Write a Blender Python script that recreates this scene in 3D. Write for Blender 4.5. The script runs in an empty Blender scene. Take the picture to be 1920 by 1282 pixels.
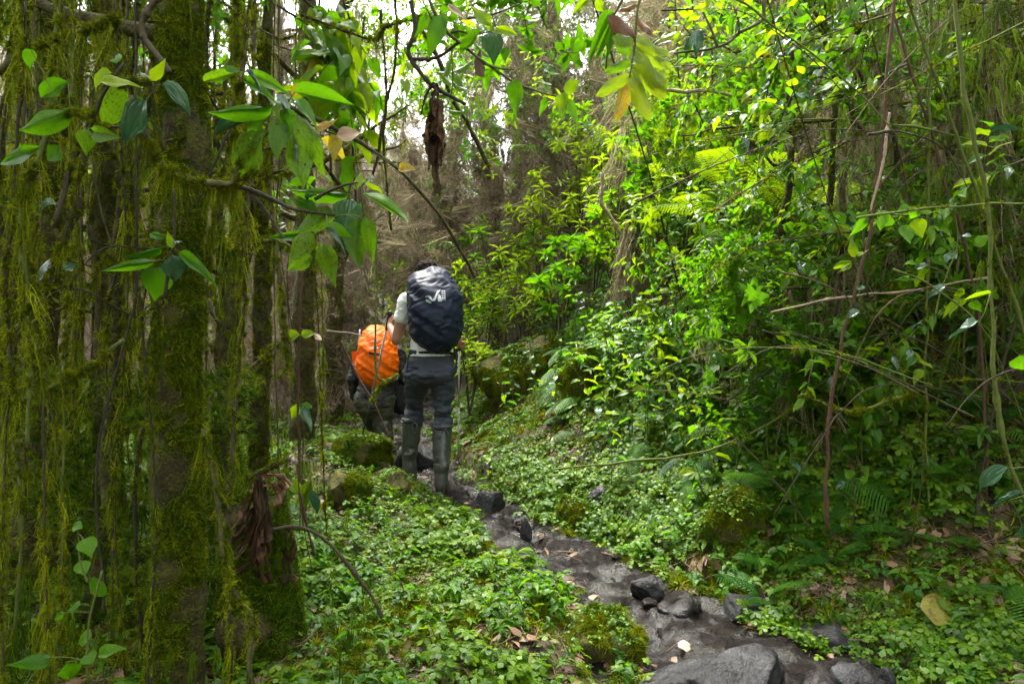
import bpy, math
import numpy as np
from mathutils import Vector, Matrix
from mathutils.bvhtree import BVHTree

# ------------------------------------------------------------------ camera, sky, sun, exposure
scene = bpy.context.scene
COL = scene.collection
CAM_Z, FOC = 1.30, 1280.0            # eye height in metres, focal length in photo pixels
cam_d = bpy.data.cameras.new('camera')
cam_d.sensor_width, cam_d.lens = 36.0, 24.0
cam_d.clip_start, cam_d.clip_end = 0.05, 400.0
cam_d.dof.use_dof = True
cam_d.dof.focus_distance = 5.0
cam_d.dof.aperture_fstop = 8.0
cam = bpy.data.objects.new('camera', cam_d)
COL.objects.link(cam)
cam.location = (0, 0, CAM_Z)
cam.rotation_euler = (math.radians(90), 0, 0)
scene.camera = cam

SUN_EL, SUN_AZ = math.radians(66), math.radians(-24)     # azimuth from +Y towards +X
world = bpy.data.worlds.new('World')
scene.world = world
world.use_nodes = True
wn, wl = world.node_tree.nodes, world.node_tree.links
wn.clear()
w_out, w_bg = wn.new('ShaderNodeOutputWorld'), wn.new('ShaderNodeBackground')
sky = wn.new('ShaderNodeTexSky')
sky.sky_type = 'NISHITA'
sky.sun_disc = False
sky.sun_elevation, sky.sun_rotation = SUN_EL, SUN_AZ
sky.air_density, sky.dust_density, sky.ozone_density = 1.0, 3.0, 1.0
w_hs = wn.new('ShaderNodeHueSaturation')
w_hs.inputs['Saturation'].default_value = 0.08           # cloud cover: a nearly white sky
wl.new(sky.outputs[0], w_hs.inputs['Color'])
wl.new(w_hs.outputs[0], w_bg.inputs['Color'])
w_bg.inputs['Strength'].default_value = 0.105
wl.new(w_bg.outputs[0], w_out.inputs[0])

sun_d = bpy.data.lights.new('sun', 'SUN')
sun_d.energy, sun_d.angle, sun_d.color = 1.5, math.radians(20), (1.0, 0.95, 0.84)
sun = bpy.data.objects.new('sun', sun_d)
COL.objects.link(sun)
sv = Vector((math.sin(SUN_AZ) * math.cos(SUN_EL), math.cos(SUN_AZ) * math.cos(SUN_EL), math.sin(SUN_EL)))
sun.rotation_euler = sv.to_track_quat('Z', 'Y').to_euler()
sun.location = (0, 0, 30)

vs = scene.view_settings
vs.view_transform, vs.look, vs.gamma, vs.use_curve_mapping = 'Standard', 'None', 1.0, False
vs.exposure = 3.65
cy = scene.cycles
cy.use_denoising = True
cy.max_bounces, cy.diffuse_bounces, cy.glossy_bounces, cy.transmission_bounces = 5, 3, 2, 4
cy.transparent_max_bounces = 4
cy.caustics_reflective = cy.caustics_refractive = False
cy.sample_clamp_indirect = 6.0
cy.use_adaptive_sampling = True
cy.adaptive_threshold = 0.02

R = np.random.default_rng(7)
U = lambda a, b: float(R.uniform(a, b))


def P(px, py, d):
    """the point at photo pixel (px, py) that stands d metres ahead of the camera"""
    return np.array([(px - 960.0) / FOC * d, d, CAM_Z - (py - 641.0) / FOC * d])


def proj(p):
    return 960 + p[0] / p[1] * FOC, 641 - (p[2] - CAM_Z) / p[1] * FOC


# ------------------------------------------------------------------ noise
def _hash(i, j, k):
    h = (i.astype(np.uint32) * np.uint32(374761393) + j.astype(np.uint32) * np.uint32(668265263) + k.astype(np.uint32) * np.uint32(2246822519))
    h = (h ^ (h >> np.uint32(13))) * np.uint32(1274126177)
    h = h ^ (h >> np.uint32(16))
    return (h & np.uint32(0xffff)).astype(np.float64) / 65535.0


def vnoise(p):
    p = np.asarray(p, float)
    f = np.floor(p)
    t = p - f
    t = t * t * (3 - 2 * t)
    i = f.astype(np.int64)
    out = 0
    for a in (0, 1):
        for b in (0, 1):
            for c in (0, 1):
                w = (t[:, 0] if a else 1 - t[:, 0]) * (t[:, 1] if b else 1 - t[:, 1]) * (t[:, 2] if c else 1 - t[:, 2])
                out = out + w * _hash(i[:, 0] + a, i[:, 1] + b, i[:, 2] + c)
    return out * 2 - 1


def fbm(p, octaves=4):
    p = np.asarray(p, float)
    s, a = 0, 0.5
    for o in range(octaves):
        s = s + a * vnoise(p * 2 ** o + 17.3 * o)
        a *= 0.5
    return s


# ------------------------------------------------------------------ mesh building
class MB:
    """collects pieces of one mesh"""
    def __init__(self):
        self.v, self.f, self.l, self.n = [], [], [], 0

    def add(self, v, faces, luv=None):
        v = np.asarray(v, float).reshape(-1, 3)
        for f in faces if isinstance(faces, (list, tuple)) else [faces]:
            f = np.asarray(f, np.int64)
            if f.size:
                self.f.append(f + self.n)
        self.v.append(v)
        self.l.append(np.zeros((len(v), 3)) if luv is None else np.asarray(luv, float))
        self.n += len(v)
        return self

    def verts(self):
        return np.concatenate(self.v) if self.v else np.zeros((0, 3))

    def mesh(self, name, mats, off=None, smooth=True):
        v = self.verts()
        if off is not None:
            v = v - np.asarray(off)
        me = bpy.data.meshes.new(name)
        me.vertices.add(len(v))
        me.vertices.foreach_set('co', v.astype(np.float32).ravel())
        if self.f:
            loops = np.concatenate([f.ravel() for f in self.f])
            tot = np.concatenate([np.full(len(f), f.shape[1]) for f in self.f])
            st = np.concatenate([[0], np.cumsum(tot)[:-1]])
            me.loops.add(len(loops))
            me.loops.foreach_set('vertex_index', loops.astype(np.int32))
            me.polygons.add(len(tot))
            me.polygons.foreach_set('loop_start', st.astype(np.int32))
            me.polygons.foreach_set('loop_total', tot.astype(np.int32))
            me.polygons.foreach_set('use_smooth', np.full(len(tot), smooth))
            at = me.attributes.new('luv', 'FLOAT_VECTOR', 'POINT')
            at.data.foreach_set('vector', np.concatenate(self.l).astype(np.float32).ravel())
        for m in (mats if isinstance(mats, (list, tuple)) else [mats]):
            me.materials.append(m)
        me.update(calc_edges=True)
        return me


WL = {}                                  # world place of every Empty that parents parts


def link(name, data, parent=None, kind=None):
    o = bpy.data.objects.new(name, data)
    COL.objects.link(o)
    if parent is not None:
        o.parent = parent
    if kind:
        o['kind'] = kind
    return o


def build(mb, name, mat, parent=None, smooth=True, kind=None):
    off = WL.get(parent.name) if parent is not None else None
    o = link(name, mb.mesh(name, mat, off, smooth), parent, kind)
    if off is not None:
        WL[o.name] = off
    return o


def thing(name, loc, label, cat, group=None):
    o = link(name, None)
    o.empty_display_size = 0.1
    o.location = tuple(loc)
    WL[o.name] = np.asarray(loc, float)
    return tag(o, label, cat, group)


def tag(o, label, cat, group=None):
    o['label'], o['category'] = label, cat
    if group:
        o['group'] = group
    return o


def unit(v):
    v = np.asarray(v, float)
    return v / (np.linalg.norm(v, axis=-1, keepdims=True) + 1e-12)


def spline(ctrl, n):
    c = np.asarray(ctrl, float)
    if len(c) == 2:
        return c[0] + (c[1] - c[0]) * np.linspace(0, 1, n)[:, None]
    c = np.vstack([2 * c[0] - c[1], c, 2 * c[-1] - c[-2]])
    t = np.linspace(0, len(c) - 3 - 1e-6, n)
    i = t.astype(int)
    u = (t - i)[:, None]
    p0, p1, p2, p3 = c[i], c[i + 1], c[i + 2], c[i + 3]
    return 0.5 * (2 * p1 + (p2 - p0) * u + (2 * p0 - 5 * p1 + 4 * p2 - p3) * u ** 2 + (3 * p1 - p0 - 3 * p2 + p3) * u ** 3)


def frames(pts):
    t = unit(np.gradient(pts, axis=0))
    m = np.abs(t.mean(0))
    ref = np.eye(3)[int(np.argmin(m))]
    a = unit(np.cross(t, ref))
    b = np.cross(t, a)
    return t, a, b


def tube(mb, pts, rad, k=6, caps=True, rough=0.0, seed=0.0, rnd=0.0):
    pts = np.asarray(pts, float)
    n = len(pts)
    rad = np.broadcast_to(np.asarray(rad, float), (n,))
    t, a, b = frames(pts)
    ang = np.arange(k) * 2 * np.pi / k
    ring = np.cos(ang)[None, :, None] * a[:, None] + np.sin(ang)[None, :, None] * b[:, None]
    rr = rad[:, None, None] * np.ones((n, k, 1))
    if rough:
        q = (pts[:, None] + ring * rad[:, None, None]).reshape(-1, 3)
        rr = rr * (1 + rough * fbm(q * (0.6 / max(rad.mean(), 1e-4)) + seed, 3).reshape(n, k, 1) * 2)
    v = (pts[:, None] + ring * rr).reshape(-1, 3)
    i = np.arange(n - 1)[:, None] * k
    j = np.arange(k)[None]
    j2 = (j + 1) % k
    q = np.stack([i + j, i + j2, i + k + j2, i + k + j], -1).reshape(-1, 4)
    uu = np.repeat(np.linspace(0, 1, n), k)
    luv = np.stack([uu, np.tile(np.arange(k) / k, n), np.full(n * k, rnd)], -1)
    faces = [q]
    if caps:
        v = np.vstack([v, pts[0], pts[-1]])
        luv = np.vstack([luv, [0, 0, rnd], [1, 0, rnd]])
        jj = np.arange(k)
        faces.append(np.stack([(jj + 1) % k, jj, np.full(k, n * k)], -1))
        faces.append(np.stack([(n - 1) * k + jj, (n - 1) * k + (jj + 1) % k, np.full(k, n * k + 1)], -1))
    mb.add(v, faces, luv)
    return mb


# ------------------------------------------------------------------ materials
def mat_new(name):
    m = bpy.data.materials.new(name)
    m.use_nodes = True
    nt = m.node_tree
    nt.nodes.clear()
    out = nt.nodes.new('ShaderNodeOutputMaterial')
    return m, nt, out


def nd(nt, typ, **kw):
    n = nt.nodes.new(typ)
    for k, v in kw.items():
        if k.startswith('_'):
            setattr(n, k[1:], v)
        else:
            s = n.inputs[k]
            if hasattr(v, 'is_output') or isinstance(v, bpy.types.NodeSocket):
                nt.links.new(v, s)
            else:
                s.default_value = v
    return n


def ramp(nt, fac, stops):
    r = nt.nodes.new('ShaderNodeValToRGB')
    e = r.color_ramp.elements
    while len(e) < len(stops):
        e.new(0.5)
    for i, (p, c) in enumerate(stops):
        e[i].position = p
        e[i].color = (*c, 1) if len(c) == 3 else c
    nt.links.new(fac, r.inputs[0])
    return r.outputs[0]


def math_n(nt, op, a, b=None, clamp=False):
    n = nt.nodes.new('ShaderNodeMath')
    n.operation = op
    n.use_clamp = clamp
    for i, x in enumerate((a, b)):
        if x is None:
            continue
        if isinstance(x, (int, float)):
            n.inputs[i].default_value = x
        else:
            nt.links.new(x, n.inputs[i])
    return n.outputs[0]


def mixc(nt, fac, a, b, mode='MIX'):
    n = nt.nodes.new('ShaderNodeMix')
    n.data_type, n.blend_type = 'RGBA', mode
    for s, x in ((n.inputs[0], fac), (n.inputs[6], a), (n.inputs[7], b)):
        if isinstance(x, (int, float)):
            s.default_value = x
        elif isinstance(x, tuple):
            s.default_value = (*x, 1) if len(x) == 3 else x
        else:
            nt.links.new(x, s)
    return n.outputs[2]


def rand01(nt):
    """a random number for each leaf: its own attribute, or the object's"""
    at = nd(nt, 'ShaderNodeAttribute', _attribute_name='luv')
    sx = nd(nt, 'ShaderNodeSeparateXYZ', Vector=at.outputs['Vector'])
    oi = nt.nodes.new('ShaderNodeObjectInfo')
    s = math_n(nt, 'FRACT', math_n(nt, 'ADD', sx.outputs[2], oi.outputs['Random']))
    return s, sx, at


def leaf_mat(name, dark, mid, light, trans=0.42, rough=0.38, spots=0.0, veins=0.5, tcol=None, spec=0.5, spotcol=(0.035, 0.022, 0.008), holes=0.0):
    m, nt, out = mat_new(name)
    rnd, sx, at = rand01(nt)
    base = ramp(nt, rnd, [(0.0, dark), (0.5, mid), (1.0, light)])
    u, v = sx.outputs[0], sx.outputs[1]
    av = math_n(nt, 'ABSOLUTE', v)
    # arching veins follow the outline, a midrib runs down the middle
    w = math_n(nt, 'PINGPONG', math_n(nt, 'ADD', math_n(nt, 'MULTIPLY', av, 3.0), math_n(nt, 'MULTIPLY', u, 1.2)), 0.5)
    vein = ramp(nt, w, [(0.0, (1, 1, 1)), (0.13, (0, 0, 0))])
    rib = ramp(nt, av, [(0.0, (1, 1, 1)), (0.09, (0, 0, 0))])
    vr = math_n(nt, 'MAXIMUM', vein, rib)
    noi = nd(nt, 'ShaderNodeTexNoise', Vector=nd(nt, 'ShaderNodeTexCoord').outputs['Object'], Scale=9.0, Detail=3.0)
    c1 = mixc(nt, math_n(nt, 'MULTIPLY', vr, 0.28 * veins), base, light)
    c1 = mixc(nt, 0.5, c1, ramp(nt, noi.outputs[0], [(0.3, (0.55, 0.55, 0.55)), (0.7, (1.3, 1.3, 1.3))]), 'MULTIPLY')
    if spots:
        nv = nd(nt, 'ShaderNodeVectorMath', _operation='MULTIPLY_ADD')
        nt.links.new(at.outputs['Vector'], nv.inputs[0])
        nv.inputs[1].default_value = (9, 3.6, 1)
        cmb = nd(nt, 'ShaderNodeCombineXYZ', X=math_n(nt, 'MULTIPLY', rnd, 37.0), Y=rnd, Z=math_n(nt, 'MULTIPLY', rnd, 11.0))
        nt.links.new(cmb.outputs[0], nv.inputs[2])
        sn = nd(nt, 'ShaderNodeTexNoise', Vector=nv.outputs[0], Scale=1.6, Detail=2.0)
        sp = ramp(nt, sn.outputs[0], [(0.64 - 0.1 * spots, (0, 0, 0)), (0.68 - 0.1 * spots, (1, 1, 1))])
        c1 = mixc(nt, math_n(nt, 'MULTIPLY', sp, 0.85), c1, spotcol)
    bmp = nd(nt, 'ShaderNodeBump', Strength=0.5 * veins, Distance=0.004, Height=math_n(nt, 'SUBTRACT', 1.0, vr))
    pb = nd(nt, 'ShaderNodeBsdfPrincipled', Roughness=rough, Normal=bmp.outputs[0])
    pb.inputs['Specular IOR Level'].default_value = spec
    nt.links.new(c1, pb.inputs['Base Color'])
    tc = mixc(nt, 0.6, c1, tcol, 'MIX') if tcol else c1
    tr = nd(nt, 'ShaderNodeBsdfTranslucent', Color=tc)
    mx = nd(nt, 'ShaderNodeMixShader', Fac=trans)
    nt.links.new(pb.outputs[0], mx.inputs[1])
    nt.links.new(tr.outputs[0], mx.inputs[2])
    fin = mx.outputs[0]
    if holes:                            # insect holes eaten right through
        nv2 = nd(nt, 'ShaderNodeVectorMath', _operation='MULTIPLY_ADD')
        nt.links.new(at.outputs['Vector'], nv2.inputs[0])
        nv2.inputs[1].default_value = (11, 4.2, 1)
        c2 = nd(nt, 'ShaderNodeCombineXYZ', X=math_n(nt, 'MULTIPLY', rnd, 71.0), Y=math_n(nt, 'MULTIPLY', rnd, 23.0), Z=3.0)
        nt.links.new(c2.outputs[0], nv2.inputs[2])
        hn = nd(nt, 'ShaderNodeTexNoise', Vector=nv2.outputs[0], Scale=1.3, Detail=1.0)
        hf = math_n(nt, 'GREATER_THAN', hn.outputs[0], 0.76 - 0.08 * holes)
        mh = nd(nt, 'ShaderNodeMixShader', Fac=hf)
        nt.links.new(fin, mh.inputs[1])
        nt.links.new(nt.nodes.new('ShaderNodeBsdfTransparent').outputs[0], mh.inputs[2])
        fin = mh.outputs[0]
    nt.links.new(fin, out.inputs[0])
    return m


def rough_mat(name, stops, scale=12.0, rough=0.85, bump=0.6, dist=0.02, detail=6.0, spec=0.3, stretch=None, rstops=None, coord='Object', rnd=0.0):
    m, nt, out = mat_new(name)
    co = nd(nt, 'ShaderNodeTexCoord').outputs[coord]
    if stretch:
        mp = nd(nt, 'ShaderNodeMapping', Vector=co)
        mp.inputs['Scale'].default_value = stretch
        co = mp.outputs[0]
    n1 = nd(nt, 'ShaderNodeTexNoise', Vector=co, Scale=scale, Detail=detail, Roughness=0.65)
    n2 = nd(nt, 'ShaderNodeTexNoise', Vector=co, Scale=scale * 5, Detail=3.0)
    f = math_n(nt, 'ADD', math_n(nt, 'MULTIPLY', n1.outputs[0], 0.75), math_n(nt, 'MULTIPLY', n2.outputs[0], 0.25))
    if rnd:
        r, _, _ = rand01(nt)
        f = math_n(nt, 'ADD', f, math_n(nt, 'MULTIPLY', math_n(nt, 'SUBTRACT', r, 0.5), rnd))
    c = ramp(nt, f, stops)
    b = nd(nt, 'ShaderNodeBump', Strength=bump, Distance=dist, Height=f)
    pb = nd(nt, 'ShaderNodeBsdfPrincipled', Roughness=rough, Normal=b.outputs[0])
    pb.inputs['Specular IOR Level'].default_value = spec
    nt.links.new(c, pb.inputs['Base Color'])
    if rstops:
        nt.links.new(ramp(nt, n2.outputs[0], rstops), pb.inputs['Roughness'])
    nt.links.new(pb.outputs[0], out.inputs[0])
    return m


M = {}
G = lambda v: (v, v, v)
M['leaf'] = leaf_mat('leaf_green', (0.022, 0.085, 0.003), (0.045, 0.14, 0.003), (0.09, 0.20, 0.004), trans=0.5, spots=0.25, tcol=(0.16, 0.42, 0.003), spec=0.25)
M['leaf_spot'] = leaf_mat('leaf_spotted', (0.035, 0.105, 0.003), (0.06, 0.14, 0.004), (0.11, 0.19, 0.005), trans=0.5, spots=1.0, tcol=(0.20, 0.42, 0.004), spec=0.25, holes=1.0)
M['leaf_bright'] = leaf_mat('leaf_bright', (0.06, 0.15, 0.003), (0.115, 0.215, 0.003), (0.20, 0.28, 0.004), trans=0.5, tcol=(0.33, 0.50, 0.004), spots=0.1, spec=0.25)
M['leaf_gloss'] = leaf_mat('leaf_glossy', (0.018, 0.065, 0.028), (0.025, 0.085, 0.034), (0.04, 0.11, 0.035), trans=0.2, rough=0.2, veins=1.0, spec=0.8)
M['leaf_yellow'] = leaf_mat('leaf_yellow', (0.20, 0.20, 0.012), (0.32, 0.27, 0.015), (0.36, 0.22, 0.02), trans=0.5, spots=0.9, tcol=(0.55, 0.42, 0.02), spotcol=(0.14, 0.045, 0.01))
M['leaf_pinnate'] = leaf_mat('leaf_pinnate', (0.11, 0.20, 0.006), (0.16, 0.23, 0.008), (0.22, 0.24, 0.010), trans=0.5, spots=0.5, tcol=(0.30, 0.44, 0.010), spotcol=(0.22, 0.12, 0.015))
M['leaf_brown'] = leaf_mat('leaf_dead', (0.06, 0.024, 0.010), (0.11, 0.045, 0.018), (0.20, 0.10, 0.045), trans=0.2, rough=0.6, spots=0.5)
M['leaf_pale'] = leaf_mat('leaf_withered', (0.28, 0.17, 0.10), (0.36, 0.25, 0.16), (0.42, 0.33, 0.24), trans=0.2, rough=0.6)
M['herb'] = leaf_mat('herb_green', (0.016, 0.055, 0.003), (0.062, 0.140, 0.003), (0.125, 0.205, 0.004), trans=0.40, rough=0.42, veins=0.3, tcol=(0.19, 0.38, 0.003), spec=0.22)
M['grass'] = leaf_mat('grass_green', (0.05, 0.12, 0.01), (0.09, 0.19, 0.014), (0.15, 0.24, 0.02), trans=0.4, veins=0.1)
M['fern'] = leaf_mat('fern_green', (0.022, 0.085, 0.008), (0.035, 0.12, 0.008), (0.07, 0.17, 0.008), trans=0.4, veins=0.0, spec=0.2, rough=0.5)
M['moss'] = leaf_mat('moss_tufts', (0.030, 0.045, 0.0015), (0.105, 0.135, 0.002), (0.28, 0.30, 0.004), trans=0.4, rough=0.7, veins=0.0, spec=0.12)
M['moss_green'] = leaf_mat('moss_green', (0.018, 0.042, 0.002), (0.060, 0.11, 0.003), (0.15, 0.22, 0.005), trans=0.4, rough=0.7, veins=0.0, spec=0.12)
M['lichen'] = leaf_mat('lichen_strands', (0.13, 0.105, 0.06), (0.22, 0.185, 0.11), (0.32, 0.28, 0.17), trans=0.35, rough=0.8, veins=0.0, spec=0.1)
M['heath'] = leaf_mat('heath_needles', (0.07, 0.09, 0.025), (0.12, 0.15, 0.045), (0.18, 0.21, 0.07), trans=0.35, rough=0.7, veins=0.0, spec=0.2)
M['twigs'] = leaf_mat('dry_twigs', (0.10, 0.072, 0.05), (0.17, 0.125, 0.09), (0.26, 0.20, 0.15), trans=0.15, rough=0.8, veins=0.0, spec=0.2)
M['litter'] = leaf_mat('leaf_litter', (0.05, 0.025, 0.012), (0.10, 0.05, 0.022), (0.20, 0.12, 0.06), trans=0.1, rough=0.6, veins=0.3)
M['bark'] = rough_mat('bark', [(0.3, (0.028, 0.020, 0.012)), (0.5, (0.06, 0.045, 0.026)), (0.7, (0.085, 0.085, 0.03))], 9, bump=0.9, stretch=(1, 1, 0.25))
M['bark_moss'] = rough_mat('mossy_bark', [(0.3, (0.010, 0.007, 0.003)), (0.46, (0.034, 0.025, 0.006)), (0.6, (0.070, 0.070, 0.006))], 22, bump=1.0, dist=0.05)
M['liana'] = rough_mat('liana_bark', [(0.3, (0.018, 0.014, 0.008)), (0.55, (0.045, 0.034, 0.018)), (0.75, (0.085, 0.09, 0.018))], 30, bump=0.5, rnd=0.3)
M['stem_red'] = rough_mat('red_brown_stem', [(0.3, (0.032, 0.016, 0.009)), (0.6, (0.075, 0.038, 0.022)), (0.8, (0.13, 0.08, 0.05))], 30, bump=0.5)
M['stem_pale'] = rough_mat('pale_dead_stem', [(0.3, (0.15, 0.10, 0.07)), (0.6, (0.27, 0.20, 0.15)), (0.8, (0.38, 0.31, 0.25))], 25, bump=0.3)
M['stem_green'] = rough_mat('green_stem', [(0.3, (0.035, 0.045, 0.009)), (0.6, (0.085, 0.105, 0.016)), (0.8, (0.14, 0.15, 0.03))], 25, bump=0.4)
M['dead'] = leaf_mat('shrivelled_leaf', (0.014, 0.008, 0.005), (0.042, 0.022, 0.011), (0.10, 0.050, 0.022), trans=0.12, rough=0.7, veins=0.8, spec=0.2)
M['soil'] = rough_mat('soil', [(0.3, (0.012, 0.008, 0.005)), (0.48, (0.030, 0.020, 0.010)), (0.58, (0.045, 0.038, 0.010)), (0.72, (0.05, 0.058, 0.008))], 7, bump=1.0, dist=0.03)
M['mud'] = rough_mat('wet_mud', [(0.3, (0.005, 0.0039, 0.0034)), (0.5, (0.009, 0.0070, 0.0060)), (0.7, (0.020, 0.016, 0.0135))], 13, bump=1.0, dist=0.035, detail=10, spec=0.14,
                     rstops=[(0.36, G(0.22)), (0.56, G(0.75))])
_nt = M['mud'].node_tree              # standing wet film in patches
_pb = [n for n in _nt.nodes if n.type == 'BSDF_PRINCIPLED'][0]
_wn = nd(_nt, 'ShaderNodeTexNoise', Vector=nd(_nt, 'ShaderNodeTexCoord').outputs['Object'], Scale=5.5, Detail=5.0, Roughness=0.6)
_nt.links.new(ramp(_nt, _wn.outputs[0], [(0.46, G(0.06)), (0.58, G(0.40))]), _pb.inputs['Specular IOR Level'])
_nt.links.new(ramp(_nt, _wn.outputs[0], [(0.45, G(0.70)), (0.56, G(0.16))]), _pb.inputs['Roughness'])
M['rock'] = rough_mat('wet_rock', [(0.3, (0.007, 0.007, 0.0075)), (0.5, (0.020, 0.0195, 0.021)), (0.74, (0.075, 0.073, 0.075))], 9, bump=1.0, dist=0.04, detail=10, spec=0.22,
                      rstops=[(0.35, G(0.3)), (0.65, G(0.7))])
M['rock_moss'] = rough_mat('mossy_rock', [(0.3, (0.022, 0.018, 0.008)), (0.5, (0.06, 0.055, 0.010)), (0.7, (0.12, 0.115, 0.012))], 10, bump=1.0, dist=0.03)

# ------------------------------------------------------------------ leaf shapes
def leaf_geo(shape='ovate', nu=6, nv=4, droop=0.22, fold=0.18, wave=0.0, twist=0.0, bend=0.0):
    """a leaf of length 1 along +Y, half width up to 1 in X (scaled later), upper side +Z"""
    u = np.linspace(0, 1, nu + 1)
    if shape == 'ovate':
        w = np.sin(np.pi * u ** 0.74) ** 1.05 * (1 - 0.28 * u)
    elif shape == 'lance':
        w = np.sin(np.pi * u ** 0.85) ** 0.95
    elif shape == 'heart':
        w = np.sin(np.pi * (0.12 + 0.88 * u) ** 0.6) ** 0.8
    elif shape == 'obovate':
        w = np.sin(np.pi * u ** 1.5) ** 0.8
    else:
        w = np.sin(np.pi * (0.06 + 0.94 * u) ** 0.9) ** 0.45
    w = np.clip(np.nan_to_num(w), 0, None)
    w = w / w.max()
    w[-1] = 0
    v = np.linspace(-1, 1, nv + 1)
    X = v[None] * w[:, None]
    Y = np.repeat(u[:, None], nv + 1, 1)
    Z = -droop * u[:, None] ** 2 + fold * np.abs(X) - 0.10 * np.abs(X) ** 2 * 2 + wave * np.sin(u[:, None] * 9) * np.abs(X)
    tw = twist * u[:, None] ** 1.3
    X, Z = X * np.cos(tw) + bend * u[:, None] ** 2, Z + X * np.sin(tw) * .45
    vv = np.stack([X, Y, Z], -1).reshape(-1, 3)
    k = nv + 1
    i = np.arange(nu)[:, None] * k
    j = np.arange(nv)[None]
    q = np.stack([i + j, i + j + 1, i + k + j + 1, i + k + j], -1).reshape(-1, 4)
    luv = np.stack([Y, np.repeat(v[None], nu + 1, 0), np.zeros_like(Y)], -1).reshape(-1, 3)
    return vv, q, luv


SHAPES = {
    'ovate': leaf_geo('ovate', 8, 4, 0.20, 0.24, 0.05, .35, .15), 'ovate2': leaf_geo('ovate', 8, 4, 0.45, 0.16, -0.06, -.4, -.2),
    'ovate3': leaf_geo('ovate', 8, 4, 0.10, 0.34, 0.09, -.7, .25), 'ovate4': leaf_geo('ovate', 8, 4, 0.60, 0.28, 0.04, .6, -.1),
    'lance': leaf_geo('lance', 8, 4, 0.28, 0.38, 0.05, .6, .3), 'lance2': leaf_geo('lance', 8, 4, 0.10, 0.45, 0.04, -.5, -.3),
    'heart': leaf_geo('heart', 6, 4, 0.25, 0.2, 0.05), 'oblong': leaf_geo('oblong', 7, 4, 0.2, 0.15, 0.08),
    'curl': leaf_geo('ovate', 7, 4, 0.5, 0.9, 0.3),
    's_ovate': leaf_geo('ovate', 3, 2, 0.25, 0.2), 's_lance': leaf_geo('lance', 3, 2, 0.3, 0.3),
    's_ovate_b': leaf_geo('ovate', 3, 2, 0.4, 0.35), 's_obovate': leaf_geo('obovate', 3, 2, 0.15, 0.15),
}
_LM = {}


def leaf_mesh(shape, mat):
    k = (shape, mat)
    if k not in _LM:
        v, q, l = SHAPES[shape]
        _LM[k] = MB().add(v, q, l).mesh('leaf_' + shape, M[mat])
    return _LM[k]


def leaf_axes(direction, normal):
    y = unit(direction)
    z = np.asarray(normal, float)
    z = unit(z - y * (z @ y))
    x = np.cross(y, z)
    return x, y, z


def leaf_obj(parent, base, direction, normal, L, W, shape='ovate', mat='leaf', name='leaf'):
    """one leaf as a part of its own: L long, W wide"""
    if shape in ('ovate', 'ovate2'):
        shape = ('ovate', 'ovate2', 'ovate3', 'ovate4', 'lance')[int(R.integers(0, 5))]
    x, y, z = leaf_axes(direction, normal)
    off = WL.get(parent.name, np.zeros(3))
    b = np.asarray(base) - off
    o = link(name, leaf_mesh(shape, mat), parent)
    hw = W * 0.5
    o.matrix_local = Matrix(((x[0] * hw, y[0] * L, z[0] * L, b[0]), (x[1] * hw, y[1] * L, z[1] * L, b[1]), (x[2] * hw, y[2] * L, z[2] * L, b[2]), (0, 0, 0, 1)))
    return o


def leaf_add(mb, base, direction, normal, L, W, shape='s_ovate', rnd=None):
    x, y, z = leaf_axes(direction, normal)
    v, q, l = SHAPES[shape]
    vv = np.asarray(base) + v[:, :1] * (W * 0.5) * x + v[:, 1:2] * L * y + v[:, 2:] * L * z
    l = l.copy()
    l[:, 2] = R.random() if rnd is None else rnd
    mb.add(vv, q, l)


# ------------------------------------------------------------------ scattered fine growth (geometry nodes)
PROTO = {}


def proto_collection(name, meshes):
    c = bpy.data.collections.new(name)
    for i, me in enumerate(meshes):
        o = bpy.data.objects.new(f'{name}_{i}', me)
        c.objects.link(o)
    PROTO[name] = (scatter_tree(name, c), len(meshes))


def scatter_tree(name, coll):
    ng = bpy.data.node_groups.new('scatter_' + name, 'GeometryNodeTree')
    ng.interface.new_socket('Geometry', in_out='INPUT', socket_type='NodeSocketGeometry')
    ng.interface.new_socket('Geometry', in_out='OUTPUT', socket_type='NodeSocketGeometry')
    n, l = ng.nodes, ng.links
    gi, go = n.new('NodeGroupInput'), n.new('NodeGroupOutput')
    ci = n.new('GeometryNodeCollectionInfo')
    ci.inputs['Collection'].default_value = coll
    ci.inputs['Separate Children'].default_value = True
    ci.inputs['Reset Children'].default_value = True
    ip = n.new('GeometryNodeInstanceOnPoints')
    ip.inputs['Pick Instance'].default_value = True
    for attr, typ, sock in (('pick', 'INT', 'Instance Index'), ('rot', 'FLOAT_VECTOR', 'Rotation'), ('scl', 'FLOAT_VECTOR', 'Scale')):
        a = n.new('GeometryNodeInputNamedAttribute')
        a.data_type = typ
        a.inputs['Name'].default_value = attr
        src = a.outputs[0]
        if sock == 'Rotation':
            e = n.new('FunctionNodeEulerToRotation')
            l.new(src, e.inputs[0])
            src = e.outputs[0]
        l.new(src, ip.inputs[sock])
    l.new(gi.outputs[0], ip.inputs['Points'])
    l.new(ci.outputs[0], ip.inputs['Instance'])
    l.new(ip.outputs[0], go.inputs[0])
    return ng


def eulers_from_axes(x, y, z):
    """XYZ eulers of rotation matrices whose columns are x, y, z (n,3)"""
    sy = np.sqrt(x[:, 0] ** 2 + x[:, 1] ** 2)
    return np.stack([np.arctan2(y[:, 2], z[:, 2]), np.arctan2(-x[:, 2], sy), np.arctan2(x[:, 1], x[:, 0])], -1)


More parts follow.
